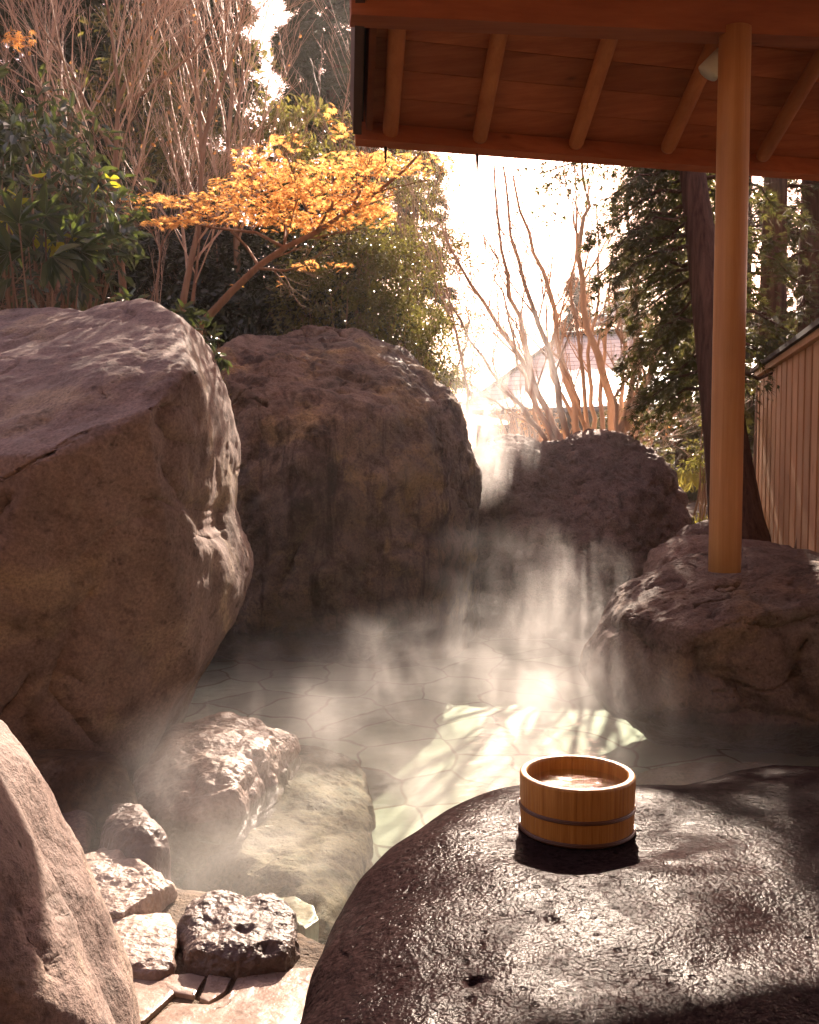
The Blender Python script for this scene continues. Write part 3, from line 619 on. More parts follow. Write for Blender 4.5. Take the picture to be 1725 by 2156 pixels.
# ------------------------------------------------------------------ pavilion
def pavilion():
    P0 = at(1526, 1186, 4.3); root = empty('pavilion', (float(P0[0]), float(P0[1]), float(P0[2])))
    prop(root, 'open wooden bathhouse pavilion on round posts whose boarded roof fills the upper right', 'pavilion')
    # eave line and slope
    E0 = at(810, 286, 4.85); E1 = at(1725, 343, 5.43); ed = (E1 - E0); ed[2] = 0; ed /= np.linalg.norm(ed)
    zE = float(E0[2]); E1[2] = zE
    rd = np.array([.07, -1.0, .435]); rd /= np.linalg.norm(rd)
    up = np.cross(rd, ed); up = up if up[2] > 0 else -up; up /= np.linalg.norm(up)
    def Pt(s, t, h=0): return E0 + ed * s + rd * t + up * h
    L0, L1, T1 = -.09, 5.5, 4.2
    bw = .175; ov = .02
    nb = int(T1 / bw)
    for k in range(nb):
        t0 = -.04 + k * bw; b = MB(); h0, h1 = .115 + .0, .115 + .012
        v = [Pt(L0, t0, h1 - .0), Pt(L1, t0, h1 - .0), Pt(L1, t0 + bw + ov, h0 + .010), Pt(L0, t0 + bw + ov, h0 + .010)]
        v = [Pt(L0, t0, .108), Pt(L1, t0, .108), Pt(L1, t0 + bw - .013, .118), Pt(L0, t0 + bw - .013, .118)]
        w = [q + up * .014 for q in v]
        b.add(v + w, [(0, 1, 2, 3), (7, 6, 5, 4), (0, 4, 5, 1), (1, 5, 6, 2), (2, 6, 7, 3), (3, 7, 4, 0)]); b.build('ceiling_board', M['cedar_board'], root)
    # roofing above, back slope too
    b = MB(); A, B_, C_, D_ = Pt(L0 - .05, -.12, .15), Pt(L1, -.12, .15), Pt(L1, T1, .17), Pt(L0 - .05, T1, .17)
    G, Hh = D_ + np.array([-.1, -4.2, -1.8]), C_ + np.array([-.1, -4.2, -1.8])
    v = [A, B_, C_, D_, G, Hh]; w = [q + np.array([0, 0, .07]) for q in v]
    b.add(v + w, [(0, 3, 2, 1), (3, 4, 5, 2), (6, 7, 8, 9), (9, 8, 11, 10), (0, 1, 7, 6), (0, 6, 9, 3), (3, 9, 10, 4), (1, 2, 8, 7), (2, 5, 11, 8), (4, 10, 11, 5)])
    b.build('roof', M['roofing'], root)
    # round rafters
    ends = [822, 1010, 1212, 1405, 1605, 1800, 2000, 2200]; yy = [284, 292, 305, 314, 331, 345, 360, 374]
    for x, y in zip(ends, yy):
        dr = at(x, y, 1.0) - np.array([0, 0, CAMZ]); q0 = Pt(0, 0, .055)
        t = ((q0 - np.array([0, 0, CAMZ])) @ up) / (dr @ up); e = np.array([0, 0, CAMZ]) + dr * t
        b = MB(); b.tube([e, e + rd * .02, e + rd * 2.0, e + rd * 4.4], [.033, .038, .039, .040], 14, True); b.build('rafter', M['cedar_log'], root, True)
    # eave board (kaya-oi) under the boards' outer edge
    Mx = np.stack([ed, rd, up], 1)
    def slab(name, s0, s1, t, h, wt, hh, mat):
        b = MB(); b.box(Pt((s0 + s1) / 2, t, h), s1 - s0, wt, hh, Mx); return b.build(name, mat, root)
    slab('eave_board', -.14, L1, -.055, .048, .05, .105, M['cedar_beam'])
    slab('eave_trim', -.14, L1, -.10, .135, .06, .04, M['iron'])
    slab('barge_board', -.155, -.115, 2.2, .06, .0, .0, M['darkwood']) if 0 else None
    b = MB(); b.box((Pt(-.135, 2.28, .06)), .04, 4.5, .18, Mx); b.build('barge_board', M['darkwood'], root)
    b = MB(); b.box((Pt(-.075, 2.28, .055)), .03, 4.5, .11, Mx); b.build('barge_board', M['cedar_beam'], root)
    # main beams along the eave, carried by the post
    top = at(1548, 72, 4.3)
    bd = ed
    tl = at(800, 40, 4.13); tr_ = at(1725, 92, 4.335); bd = tr_ - tl; bd[2] = 0; bd /= np.linalg.norm(bd); c = tl + bd * 2.33 + np.array([0, .03, .08]); Mb = np.stack([bd, np.cross([0, 0, 1], bd), [0, 0, 1]], 1)
    b.box(c, 4.9, .12, .16, Mb)
    bm = b.build('beam', M['cedar_beam'], root)
    b = MB(); b.box(top + np.array([.05, -1.1, .28]), .15, 3.2, .2, np.eye(3)); b.build('cross_beam', M['cedar_beam'], root)
    b = MB(); b.box(top + bd * .8 + np.array([0, -1.6, .55]), 5.8, .12, .18, Mb); b.build('beam', M['cedar_beam'], root)
    # post
    b = MB(); n = 9
    pb = at(1526, 1190, 4.3); ts = np.linspace(-.012, 1, n)
    b.tube([pb + (top + np.array([0, 0, .02]) - pb) * t for t in ts], [.0685 - .002 * t for t in ts], 32, True); b.build('post', M['post'], root, True)
    # rear posts out of view that carry the other side
    for q in (np.array([1.75, -1.2, .0]),):
        b = MB(); b.tube([q, q + (0, 0, 3.2)], [.08, .08], 24, True); b.build('post', M['post'], root, True)
    # iron spikes under the eave board
    for x, y in ((812, 318), (1005, 338)):
        p = at(x, y, 4.92); b = MB(); b.tube([p + (0, 0, .03), p + (0, 0, 0), p - (0, 0, .055)], [.009, .008, 0.003], 6, True); b.build('spike', M['iron'], root, True)
    # small floodlight
    p = at(1512, 130, 4.55); lr = empty('lamp', tuple(p)); prop(lr, 'small white lamp fixed high up behind the round post', 'lamp')
    b = MB(); b.tube([p + (-.045, 0, -.05), p + (.02, .0, .035), p + (.05, 0, .06)], [.05, .035, 0.020], 16, True); b.build('lamp_shade', M['paint'], lr, True)
    b = MB(); b.tube([p + (.05, 0, .06), p + (.09, -.06, .12)], [.008, 0.011], 8, True); b.build('bracket', M['iron'], lr)
pavilion()

# ------------------------------------------------------------------ fence
def fence():
    A = at(1606, 780, 8.0); zt = float(A[2]); d = np.array([-.17, -1.0, 0]); d = at(1725, 700, 5.5) - A; d[2] = 0; Lf = np.linalg.norm(d); d /= Lf; nrm = np.array([-d[1], d[0], 0]); nrm = nrm if nrm[0] < 0 else -nrm
    L = 4.0; zb = .18; root = empty('fence', (float(A[0]), float(A[1]), zb))
    prop(root, 'new pale wooden batten fence with a dark capping at the right edge behind the post', 'fence')
    Mb = np.stack([d, nrm, [0, 0, 1]], 1)
    def bx(name, s, sl, off, th, z0, z1, mat):
        b = MB(); c = A + d * s + nrm * off; c = np.array([c[0], c[1], (z0 + z1) / 2]); b.box(c, sl, th, z1 - z0, Mb); return b.build(name, mat, root)
    bx('panel', L / 2, L, -.035, .018, zb, zt - .05, M['cedar_beam'])
    bx('corner_post', -.02, .09, -.02, .09, zb, zt - .03, M['fence'])
    bx('cap_rail', L / 2 - .03, L + .1, -.01, .13, zt - .05, zt - .01, M['fence'])
    bx('capping', L / 2 - .05, L + .2, -.01, .18, zt - .008, zt + .022, M['roofing'])
    s = .16
    while s < L:
        bx('batten', s, .185, .0, .04, zb, zt - .052, M['fence']); s += .245
fence()

# ------------------------------------------------------------------ house
def house():
    Y = 24.0; root = empty('house', tuple(at(1240, 1030, Y)))
    prop(root, 'dark low house with a grey slate roof seen through the bare stems', 'house')
    eL, eR = at(965, 880, 26), at(1640, 822, 20.5); zE = (eL[2] + eR[2]) / 2; eL[2] = eR[2] = zE
    rL, rR = at(1185, 708, 29), at(1700, 672, 25.5); rz = (rL[2] + rR[2]) / 2; rL[2] = rR[2] = rz
    b = MB(); t = np.array([0, 0, .12]); hipb = eL + (rL - eL) * .1 + np.array([2, 9, 0]); hipb[2] = zE
    b.add([eL, eR, rR, rL, hipb, eL - t, eR - t, hipb - t], [(0, 1, 2, 3), (0, 5, 6, 1)], [(0, 3, 4)]); ro = b.build('roof', M['slate'], root)
    b = MB(); b.tube([rL, rR], .12, 8); b.tube([rL, eL], .08, 8); b.build('ridge', M['roofing'], ro)
    g = at(1240, 1040, Y)[2] - .3; dd = (eR - eL); dd /= np.linalg.norm(dd); nb = np.array([-dd[1], dd[0], 0]); w0 = eL + nb * 1.0 + dd * 1.0; Lw = np.linalg.norm(eR - eL) - .6
    Mb = np.stack([dd, nb, [0, 0, 1]], 1)
    def bx(name, s, sl, off, th, z0, z1, mat, par=root):
        b = MB(); c = w0 + dd * s + nb * off; c = np.array([c[0], c[1], (z0 + z1) / 2]); b.box(c, sl, th, z1 - z0, Mb); return b.build(name, mat, par)
    bx('wall', Lw / 2, Lw, 0, .2, g, zE + .3, M['darkwood'])
    def s_of(px):
        dr = at(px, 950, 1.0) - np.array([0, 0, CAMZ]); # intersect in plan
        Ax = np.array([[dd[0], -dr[0]], [dd[1], -dr[1]]]); r = np.linalg.solve(Ax, -w0[:2]); return r[0]
    s0, s1 = s_of(1388), s_of(1424); bx('wall_panel', (s0 + s1) / 2, s1 - s0, -.13, .05, g + .3, zE - .25, M['plaster'])
    for a, c in ((1432, 1490), (1500, 1560), (1010, 1100), (1130, 1200)):
        s0, s1 = s_of(a), s_of(c); f = bx('window', (s0 + s1) / 2, s1 - s0, -.13, .06, g + .35, zE - .35, M['plaster'] if 0 else M['darkwood'])
        bx('pane', (s0 + s1) / 2, (s1 - s0) * .86, -.17, .02, g + .45, zE - .45, M['glassdark'], f)
    for a in (1376, 1383, 1429):
        s0 = s_of(a); bx('pillar', s0, .12, -.3, .12, g, zE, M['cedar_beam'])
    bx('veranda', Lw / 2, Lw, -.8, 1.2, g, g + .35, M['cedar_beam'])
    # small upper gable roof
    a, b2, c2, d2 = at(1245, 672, 30), at(1345, 655, 30), at(1345, 628, 31), at(1300, 635, 31)
    b = MB(); b.add([a, b2, c2, d2], [(0, 1, 2, 3)]); 
    b = MB(); v = [a, b2, c2, d2]; b.add(v + [q - np.array([0, 0, .25]) for q in v], [(0, 1, 2, 3), (0, 4, 5, 1), (0, 3, 7, 4)]); b.build('gable', M['plaster'], root)
house()

# ------------------------------------------------------------------ plants
def unit(v): return v / (np.linalg.norm(v, axis=-1, keepdims=True) + 1e-9)
def leaf_mesh(name, mat, parent, C, D, N, L, Wd, kind='leaf', seed=0):
    n = len(C); D = unit(D); N = unit(N - D * np.sum(N * D, 1, keepdims=True)); Sd = np.cross(N, D)
    L = np.broadcast_to(L, (n,)).astype(float); Wd = np.broadcast_to(Wd, (n,)).astype(float)
    if kind == 'leaf':
        loc = np.array([(0, 0, 0), (.33, .5, .10), (.72, .36, .06), (1, 0, -.05), (.72, -.36, .06), (.33, -.5, .10), (.5, 0, 0)]); fq = [(0, 6, 2, 1), (6, 3, 2, 2)]
        loc = loc[:6]; fq = np.array([(0, 3, 2, 1), (0, 5, 4, 3)]); ft = None
    elif kind == 'needle':
        loc = np.array([(0, .5, 0), (0, -.5, 0), (1, 0, 0)]); fq = None; ft = np.array([(0, 1, 2)])
    elif kind == 'spray':
        loc = []; ft = []
        for i, (a, l, o) in enumerate(((-.9, .55, .1), (-.45, .8, .05), (0, 1.0, 0), (.45, .8, .05), (.9, .55, .1), (-.7, .45, .45), (.7, .45, .45))):
            c, s_ = math.cos(a), math.sin(a); w = .055
            loc += [(o - s_ * w, c * w, 0), (o + s_ * w, -c * w, 0), (o + c * l * (1 - o), s_ * l * (1 - o), -.12 * l)]; ft.append((3 * i, 3 * i + 1, 3 * i + 2))
        loc = np.array(loc); ft = np.array(ft); fq = None
    elif kind == 'maple':
        loc = []; fq = []
        for i, (a, l) in enumerate(((-2.0, .5), (-1.15, .85), (-.55, .95), (0, 1.1), (.55, .95), (1.15, .85), (2.0, .5))):
            c, s_ = math.cos(a), math.sin(a); w = .11
            loc += [(0, 0, 0), (c * l * .42 - s_ * w, s_ * l * .42 + c * w, .03), (c * l, s_ * l, -.12), (c * l * .42 + s_ * w, s_ * l * .42 - c * w, .03)]; fq.append((4 * i, 4 * i + 3, 4 * i + 2, 4 * i + 1))
        loc = np.array(loc); fq = np.array(fq); ft = None
        Wd = L
    m = len(loc)
    V = C[:, None] + loc[None, :, 0, None] * (L[:, None, None] * D[:, None]) + loc[None, :, 1, None] * (Wd[:, None, None] * Sd[:, None]) + loc[None, :, 2, None] * (L[:, None, None] * N[:, None])
    fs = []; off = (np.arange(n) * m)[:, None, None]
    if fq is not None: fs.append((fq[None] + off).reshape(-1, 4))
    if ft is not None: fs.append((ft[None] + off).reshape(-1, 3))
    return mesh_np(name, V.reshape(-1, 3), fs, mat, parent, False)
def clumps(rg, c, r, K, n, cr, shell=.5, droop=0):
    """points in K clumps inside an ellipsoid, thinner towards the inside"""
    u = unit(rg.normal(size=(K, 3))) * (rg.uniform(shell ** 3, 1, (K, 1)) ** (1 / 3)); cc = np.asarray(c) + u * np.asarray(r)
    sz = rg.uniform(.6, 1.3, K); k = rg.randint(0, K, n); v = unit(rg.normal(size=(n, 3))) * rg.uniform(.2, 1, (n, 1)) ** .5
    P = cc[k] + v * (cr * sz[k])[:, None] * (1, 1, .7); return P, v, u[k]
def grow(out, rg, p, d, L, r, lev, mx, nch, spread=.6, up=.25, wob=.12, taper=.45, ratio=.62, start=.25):
    n = 5; wob = wob * .7; P = [np.array(p, float)]; d = d / np.linalg.norm(d)
    for i in range(n):
        d = d + rg.normal(size=3) * wob + np.array([0, 0, up * .25]); d = d / np.linalg.norm(d); P.append(P[-1] + d * L / n)
    P = np.array(P); Rr = np.linspace(r, r * taper, n + 1); out.append((P, Rr, lev))
    if lev < mx:
        for k in range(nch[lev]):
            t = start + (1 - start) * (k + rg.uniform()) / nch[lev]; q = t * n; i = min(int(q), n - 1); pp = P[i] + (P[i + 1] - P[i]) * (q - i)
            dd = P[i + 1] - P[i]; dd = dd / np.linalg.norm(dd); s = rg.normal(size=3); s -= dd * (s @ dd); s /= np.linalg.norm(s) + 1e-9
            nd = dd + s * spread * rg.uniform(.6, 1.3) + np.array([0, 0, up])
            grow(out, rg, pp, nd, L * ratio * rg.uniform(.7, 1.15) * (1.1 - .4 * t), r * (.6 - .25 * t), lev + 1, mx, nch, spread, up, wob * 1.2, taper, ratio, .15)
def path_px(pts, Y, dY=None):
    return np.array([at(p[0], p[1], Y + (p[2] if len(p) > 2 else 0)) for p in pts])
def along(out, rg, P, r0, r1, lev, mx, nch, n0, Lc, spread=.6, up=.35, start=.2, ratio=.6):
    """children growing from a given main stem"""
    n = len(P); Rr = np.linspace(r0, r1, n); out.append((P, Rr, 0))
    for k in range(n0):
        t = (start + (1 - start) * (k + rg.uniform()) / n0) * (n - 1); i = min(int(t), n - 2); pp = P[i] + (P[i + 1] - P[i]) * (t - i)
        dd = unit(P[i + 1] - P[i]); s = rg.normal(size=3); s -= dd * (s @ dd); s = unit(s)
        rr = (Rr[i] * .38); grow(out, rg, pp, dd * .8 + s * spread * 1.1 + np.array([0, 0, up]), Lc * rg.uniform(.6, 1.2), rr, 1, mx, nch, spread, up * .8, .1, .4, ratio, .12)
def tubes(out, name, mat, root, kmain=8, rmin=.0012):
    b = MB()
    for P, Rr, lev in out: b.tube(P, np.maximum(Rr, rmin), kmain if lev == 0 else 5 if lev == 1 else 3)
    return b.build(name, mat, root, True)
def root_at(name, p, label, cat, group=None):
    e = empty(name, (float(p[0]), float(p[1]), float(p[2]))); prop(e, label, cat, group); return e
def gz(p): return float(gheight(np.array(p[0]), np.array(p[1])))

# bare trees at the left
GRP = 'bare trees on the slope at the left'
def bare_tree(seed, label, stems, Y, r0, n0, Lc, mx=4, nch=(0, 5, 4, 3), leaves=None, mat='bark', twig='twig', up=.3, grp=GRP, name='bare_tree', spread=.55):
    rg = np.random.RandomState(seed); base = None; out = []
    for k, s in enumerate(stems):
        P = path_px(s, Y)
        if k == 0:
            P = np.vstack([[P[0][0], P[0][1], gz(P[0]) - .05], P]) if P[0][2] > gz(P[0]) else P; base = P[0]
        r = r0 * .8 if k == 0 else r0 * .42
        along(out, rg, P, r, r * .22, 0, mx, nch, n0 if k == 0 else max(3, n0 // 2), Lc, spread, up)
    root = root_at(name, base, label, 'tree', grp)
    tubes([o for o in out if o[2] == 0], 'trunk', M[mat], root); tubes([o for o in out if o[2] > 0], 'branches', M[twig], root)
    if leaves:
        tips = np.array([P[-1] for P, _, l in out if l >= 2]); rg.shuffle(tips); c = tips[:leaves]
        leaf_mesh('leaves', M['brown_leaf'], root, c, rg.normal(size=c.shape), rg.normal(size=c.shape), rg.uniform(.02, .04, len(c)), .02, 'leaf')
    return root
bare_tree(101, 'slender bare tree with reddish trunk rising just behind the tall left boulder', [[(262, 640), (252, 520), (240, 420), (245, 300), (250, 200), (238, 90), (215, -60)], [(245, 320), (200, 260), (150, 150), (90, 60), (60, -40)], [(250, 210), (290, 120), (330, 20), (360, -80)], [(248, 230), (310, 190), (400, 120), (470, 20)], [(240, 420), (190, 330), (120, 230), (40, 120)]], 6.0, .034, 10, 1.0, leaves=160)
bare_tree(102, 'bare tree with pale forked stems left of the orange maple', [[(385, 640), (400, 560), (418, 480), (425, 350), (420, 220), (398, 120), (380, 0)], [(425, 350), (440, 240), (470, 120), (480, 0)], [(405, 640), (415, 560), (424, 470)], [(425, 300), (460, 200), (500, 90), (520, -20)]], 6.9, .036, 11, 1.1, leaves=200)
bare_tree(103, 'grey bare tree in the far top left corner', [[(120, 560), (115, 420), (110, 300), (80, 180), (40, 60), (0, -60)], [(112, 300), (140, 180), (120, 60), (100, -60)]], 7.8, .045, 10, 1.3, leaves=120)
bare_tree(104, 'twiggy bare tree behind the forked one, under the conifer', [[(500, 560), (495, 420), (480, 300), (490, 180), (470, 60), (460, -60)], [(490, 300), (510, 180), (512, 60)]], 8.4, .04, 12, 1.3, leaves=200)
bare_tree(105, 'thin bare sapling left of the pavilion roof edge', [[(735, 480), (720, 380), (715, 280), (735, 180), (745, 60)], [(718, 330), (680, 250), (640, 170)], [(720, 300), (760, 200), (765, 90)]], 8.2, .016, 7, .7, nch=(0, 3, 2, 2))
bare_tree(106, 'low twiggy bare tree over the dark bush behind the boulders', [[(330, 600), (340, 520), (380, 440), (430, 380)], [(340, 530), (300, 450), (290, 380)]], 7.4, .014, 8, .6, nch=(0, 4, 3, 2))

# maple
def maple():
    rg = np.random.RandomState(7); Y = 5.9; out = []
    main = path_px([(418, 690), (450, 655), (490, 612), (545, 560), (600, 522), (665, 490), (740, 440), (800, 400), (850, 360), (885, 322)], Y)
    along(out, rg, main, .026, .006, 0, 3, (0, 3, 2), 8, .45, .6, .1, .35)
    for pts in ([(545, 560), (520, 520), (470, 470), (400, 440), (330, 425), (285, 415)], [(600, 522), (600, 470), (580, 420), (540, 370), (520, 330)], [(600, 522), (540, 490), (450, 480), (380, 465), (330, 468)], [(665, 490), (640, 430), (620, 370), (600, 320)], [(665, 490), (700, 430), (700, 360), (720, 310)], [(740, 440), (770, 380), (780, 330)], [(540, 565), (600, 570), (660, 555)]):
        P = path_px([(x, y, rg.uniform(-.25, .25) * (i > 0)) for i, (x, y) in enumerate(pts)], Y)
        along(out, rg, P, .010, .003, 0, 3, (0, 3, 2), 7, .30, .6, .05, .2)
    base = np.array([main[0][0], main[0][1], .3]); out.append((np.vstack([base, main[0]]), np.array([.034, .027]), 0))
    root = root_at('maple_tree', base, 'small maple with glowing orange leaves leaning out over the boulders', 'tree')
    tubes([o for o in out if o[2] == 0], 'trunk', M['maple_bark'], root); tubes([o for o in out if o[2] > 0], 'branches', M['maple_bark'], root)
    C = []
    for cx, cy, rx, ry, n in ((560, 400, 110, 40, 520), (690, 430, 120, 45, 560), (640, 370, 80, 30, 260), (545, 335, 55, 28, 150), (420, 425, 80, 14, 190), (318, 416, 60, 9, 90), (290, 440, 30, 8, 30), (345, 470, 55, 9, 70), (480, 455, 90, 16, 200), (370, 465, 50, 10, 110), (760, 400, 60, 50, 300), (740, 340, 70, 22, 230), (820, 345, 60, 25, 190), (600, 300, 40, 20, 50), (715, 280, 22, 20, 24), (640, 470, 100, 18, 200), (790, 455, 45, 22, 80), (640, 558, 30, 10, 22), (590, 590, 12, 12, 5), (605, 420, 190, 60, 260), (900, 345, 50, 26, 80), (700, 250, 14, 30, 20), (715, 560, 30, 8, 20), (500, 600, 10, 8, 4)):
        n = int(n * .78); rx *= 1.12; ry *= 1.12; th = rg.uniform(0, 6.28, n); r = rg.uniform(0, 1, n) ** .55; ly = rg.randint(0, 4, n)
        x = cx + rx * r * np.cos(th); y = cy + ry * r * np.sin(th)
        C.append(at(x, y, Y + rg.uniform(-.55, .55, n) + .12 * ly))
    C = np.vstack(C); n = len(C); a = rg.uniform(0, 6.28, n)
    D = np.stack([np.cos(a), np.sin(a), rg.uniform(-.7, .1, n)], 1); N = np.stack([rg.normal(0, .45, n), rg.normal(-.2, .45, n), np.ones(n)], 1)
    leaf_mesh('crown', M['maple'], root, C, D, N, rg.uniform(.020, .040, n), .03, 'maple')
maple()
def sprig():
    rg = np.random.RandomState(3); n = 26; C = at(42 + rg.normal(0, 16, n), 86 + rg.normal(0, 9, n), 5.6 + rg.uniform(-.06, .06, n)); a = rg.uniform(0, 6.28, n)
    r = root_at('maple_sprig', at(60, 100, 5.6), 'lone sprig of orange maple leaves near the top left corner', 'branch')
    b = MB(); b.tube(path_px([(20, 75), (42, 88), (75, 110), (140, 160), (170, 190)], 5.6), [.001, .002, .003, .004, 0.007], 5); b.build('twig', M['twig'], r, True)
    leaf_mesh('leaves', M['maple'], r, C, np.stack([np.cos(a), np.sin(a), -.3 + 0 * a], 1), rg.normal(size=(n, 3)) * .4 + (0, 0, 1), .04, .03, 'maple')
sprig()

def bush(name, label, seed, blobs, mat, Lr, wr, K, cr, kind='leaf', stems=6, cat='bush', group=None, Y=None, bark='bark', out_dir=.6, dropd=-.35, extra=None):
    rg = np.random.RandomState(seed); PP = []; DD = []; NN = []; out = []
    cents = []
    for px, py, y, rx, ry, rz, n in blobs:
        c = at(px, py, y); cents.append(c); k = max(3, int(K * n / 1000)); P, v, u = clumps(rg, c, (rx, ry, rz), k, n, cr)
        PP.append(P); DD.append(v * .5 + u * out_dir + rg.normal(size=v.shape) * .45 + (0, 0, dropd)); NN.append(rg.normal(size=v.shape) * .38 + (.28, -.22, .9) + v * .15)
    P = np.vstack(PP); n = len(P); g = cents[0]; base = np.array([g[0], g[1] + .1, gz(g)])
    root = root_at(name, base, label, cat, group)
    for c in cents:
        for k in range(stems):
            tip = c + rg.normal(size=3) * .25 * np.array(blobs[0][3:6]); m_ = (base + tip) / 2 + rg.normal(size=3) * .08
            t = np.linspace(0, 1, 6)[:, None]; Q = (1 - t) ** 2 * (base + rg.normal(size=3) * (.08, .08, 0)) + 2 * t * (1 - t) * m_ + t * t * tip
            out.append((Q, np.linspace(.016, .004, 6), 0))
            for _ in range(5): grow(out, rg, Q[3 + rg.randint(0, 3)], rg.normal(size=3) + (0, 0, .4), .3 * np.linalg.norm(blobs[0][3:6]), .004, 2, 3, (0, 0, 3), .6, .1)
    tubes(out, 'trunk', M[bark], root, 6)
    leaf_mesh('crown', M[mat], root, P, np.vstack(DD), np.vstack(NN), rg.uniform(*Lr, n), rg.uniform(*wr, n), kind)
    return root
# glossy camellia, left
cam_root = bush('camellia_bush', 'glossy dark green broadleaf bush at the left edge above the tall boulder', 11,
    [(40, 420, 5.3, .42, .12, .42, 330), (100, 330, 5.6, .32, .12, .30, 210), (0, 240, 5.8, .40, .12, .28, 220), (150, 470, 5.2, .30, .10, .25, 180), (60, 560, 5.0, .42, .12, .2, 220), (190, 550, 5.2, .24, .10, .24, 130), (-80, 400, 5.5, .4, .12, .7, 150), (180, 400, 5.5, .22, .10, .2, 110), (215, 480, 5.3, .16, .1, .18, 60)],
    'camellia', (.06, .115), (.026, .042), 90, .12)
rg = np.random.RandomState(4); P_, v_, u_ = clumps(rg, at(110, 440, 5.0), (.32, .2, .22), 12, 46, .06)
leaf_mesh('yellow_leaves', M['yellowleaf'], cam_root, P_, v_ + (0, 0, -.6), rg.normal(size=P_.shape) + (0, -.8, .2), rg.uniform(.05, .08, 46), .035, 'leaf')
# fatsia with hand shaped leaves
def fatsia():
    rg = np.random.RandomState(8); c0 = at(90, 500, 4.9); root = root_at('fatsia_plant', (c0[0], c0[1], .4), 'plant with very large hand-shaped leaves low in the glossy bush at the left', 'plant')
    b = MB(); C = []; D = []; N = []
    for px, py, a, l in ((95, 455, .2, .20), (150, 500, -.1, .22), (60, 520, 2.4, .2), (20, 530, 3.0, .22), (110, 540, -.6, .2), (40, 470, 1.4, .18), (170, 530, -.4, .2)):
        p = at(px, py, 4.85 + rg.uniform(-.1, .15)); b.tube([(c0[0], c0[1], .4), (np.array([c0[0], c0[1], .4]) + p) / 2 + (0, .03, .1), p], [.008, .005, 0.004], 5)
        for j in range(7):
            an = a + (j - 3) * .42; C.append(p); D.append((math.cos(an), -.25, math.sin(an) - .35)); N.append((.1, -.6, .8) + rg.normal(size=3) * .1)
    b.build('stem', M['bark'], root, True); leaf_mesh('leaves', M['fatsia'], root, np.array(C), np.array(D), np.array(N), .17, .055, 'leaf')
fatsia()
bush('leafy_shrub', 'small glossy shrub in the gap between the tall left boulder and the broad middle one', 12,
    [(375, 675, 4.9, .12, .12, .10, 150), (420, 720, 5.0, .12, .12, .12, 150), (300, 640, 4.8, .12, .1, .05, 70), (455, 745, 5.1, .06, .08, .08, 50)], 'camellia', (.05, .085), (.02, .03), 60, .05, stems=4)
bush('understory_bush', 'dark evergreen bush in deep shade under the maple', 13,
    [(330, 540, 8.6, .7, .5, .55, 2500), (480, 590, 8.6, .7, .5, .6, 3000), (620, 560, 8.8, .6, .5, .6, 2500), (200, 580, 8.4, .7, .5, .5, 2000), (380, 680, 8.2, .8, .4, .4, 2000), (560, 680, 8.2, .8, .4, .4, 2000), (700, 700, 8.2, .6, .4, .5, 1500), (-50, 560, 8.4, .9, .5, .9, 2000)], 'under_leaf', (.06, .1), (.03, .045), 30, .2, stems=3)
bush('evergreen_shrub', 'rounded small-leaved green shrub right of the maple behind the middle boulder', 14,
    [(740, 560, 7.9, .48, .16, .40, 2600), (830, 600, 7.9, .40, .16, .45, 2300), (700, 640, 7.7, .45, .16, .35, 2000), (860, 700, 7.8, .35, .16, .45, 1900), (800, 500, 8.1, .35, .14, .25, 1200), (900, 780, 7.9, .2, .14, .35, 900), (640, 560, 8.0, .3, .1, .4, 700)], 'hedge', (.024, .042), (.013, .022), 24, .11, stems=4)
bush('broadleaf_tree', 'green broadleaf tree showing between the bare twigs in front of the conifer', 15,
    [(470, 240, 9.6, .7, .5, .6, 900), (330, 250, 9.6, .6, .5, .6, 700), (580, 330, 9.4, .5, .4, .4, 800), (650, 300, 9.3, .4, .4, .35, 700), (430, 380, 9.4, .6, .4, .4, 700), (250, 180, 9.8, .6, .5, .6, 700)], 'hedge', (.06, .1), (.025, .035), 30, .2, stems=3, cat='tree')
bush('leafy_tree', 'pale sunlit twiggy tree between the maple and the open sky', 16,
    [(850, 450, 10.5, .45, .3, .6, 1400), (900, 600, 10.3, .5, .3, .7, 1900), (950, 720, 10.2, .3, .3, .5, 1200), (870, 360, 10.8, .4, .3, .35, 900)], 'hedge', (.035, .06), (.014, .022), 22, .2, stems=7, cat='tree')
bare_tree(107, 'spray of pale arching bare twigs at the left edge of the open sky', [[(985, 820), (960, 700), (920, 600), (860, 500), (800, 420)], [(975, 760), (930, 560), (900, 450), (850, 380)], [(990, 800), (1000, 720), (960, 560), (940, 470)]], 9.4, .018, 14, 1.1, nch=(0, 5, 3, 2), mat='twig', grp=None, spread=.5)

# multi-stemmed bare shrubs
def coppice(seed, label, Y, stems, grp):
    rg = np.random.RandomState(seed); out = []; b0 = at(*stems[0][0][:2], Y); base = np.array([b0[0], b0[1], gz(b0) - .05])
    root = root_at('bare_shrub', base, label, 'shrub', grp)
    for s in stems:
        w = s[-1]; P = path_px([(x, y, rg.uniform(-.12, .12)) for x, y in s[:-1]], Y)
        # densify with small wobble
        t = np.linspace(0, len(P) - 1, 14); Q = np.stack([np.interp(t, np.arange(len(P)), P[:, a]) for a in range(3)], 1); Q[1:-1] += rg.normal(size=(12, 3)) * .012
        Q = np.vstack([[Q[0][0] * .98 + base[0] * .02, Q[0][1], base[2]], Q])
        along(out, rg, Q, w * 1.1, w * .24, 0, 3, (0, 3, 3), 13, .5, .55, .30, .3)
    tubes([o for o in out if o[2] == 0], 'stems', M['twig'], root, 8); tubes([o for o in out if o[2] > 0], 'branches', M['twig'], root)
CG = 'bare multi-stemmed shrubs behind the dark boulder'
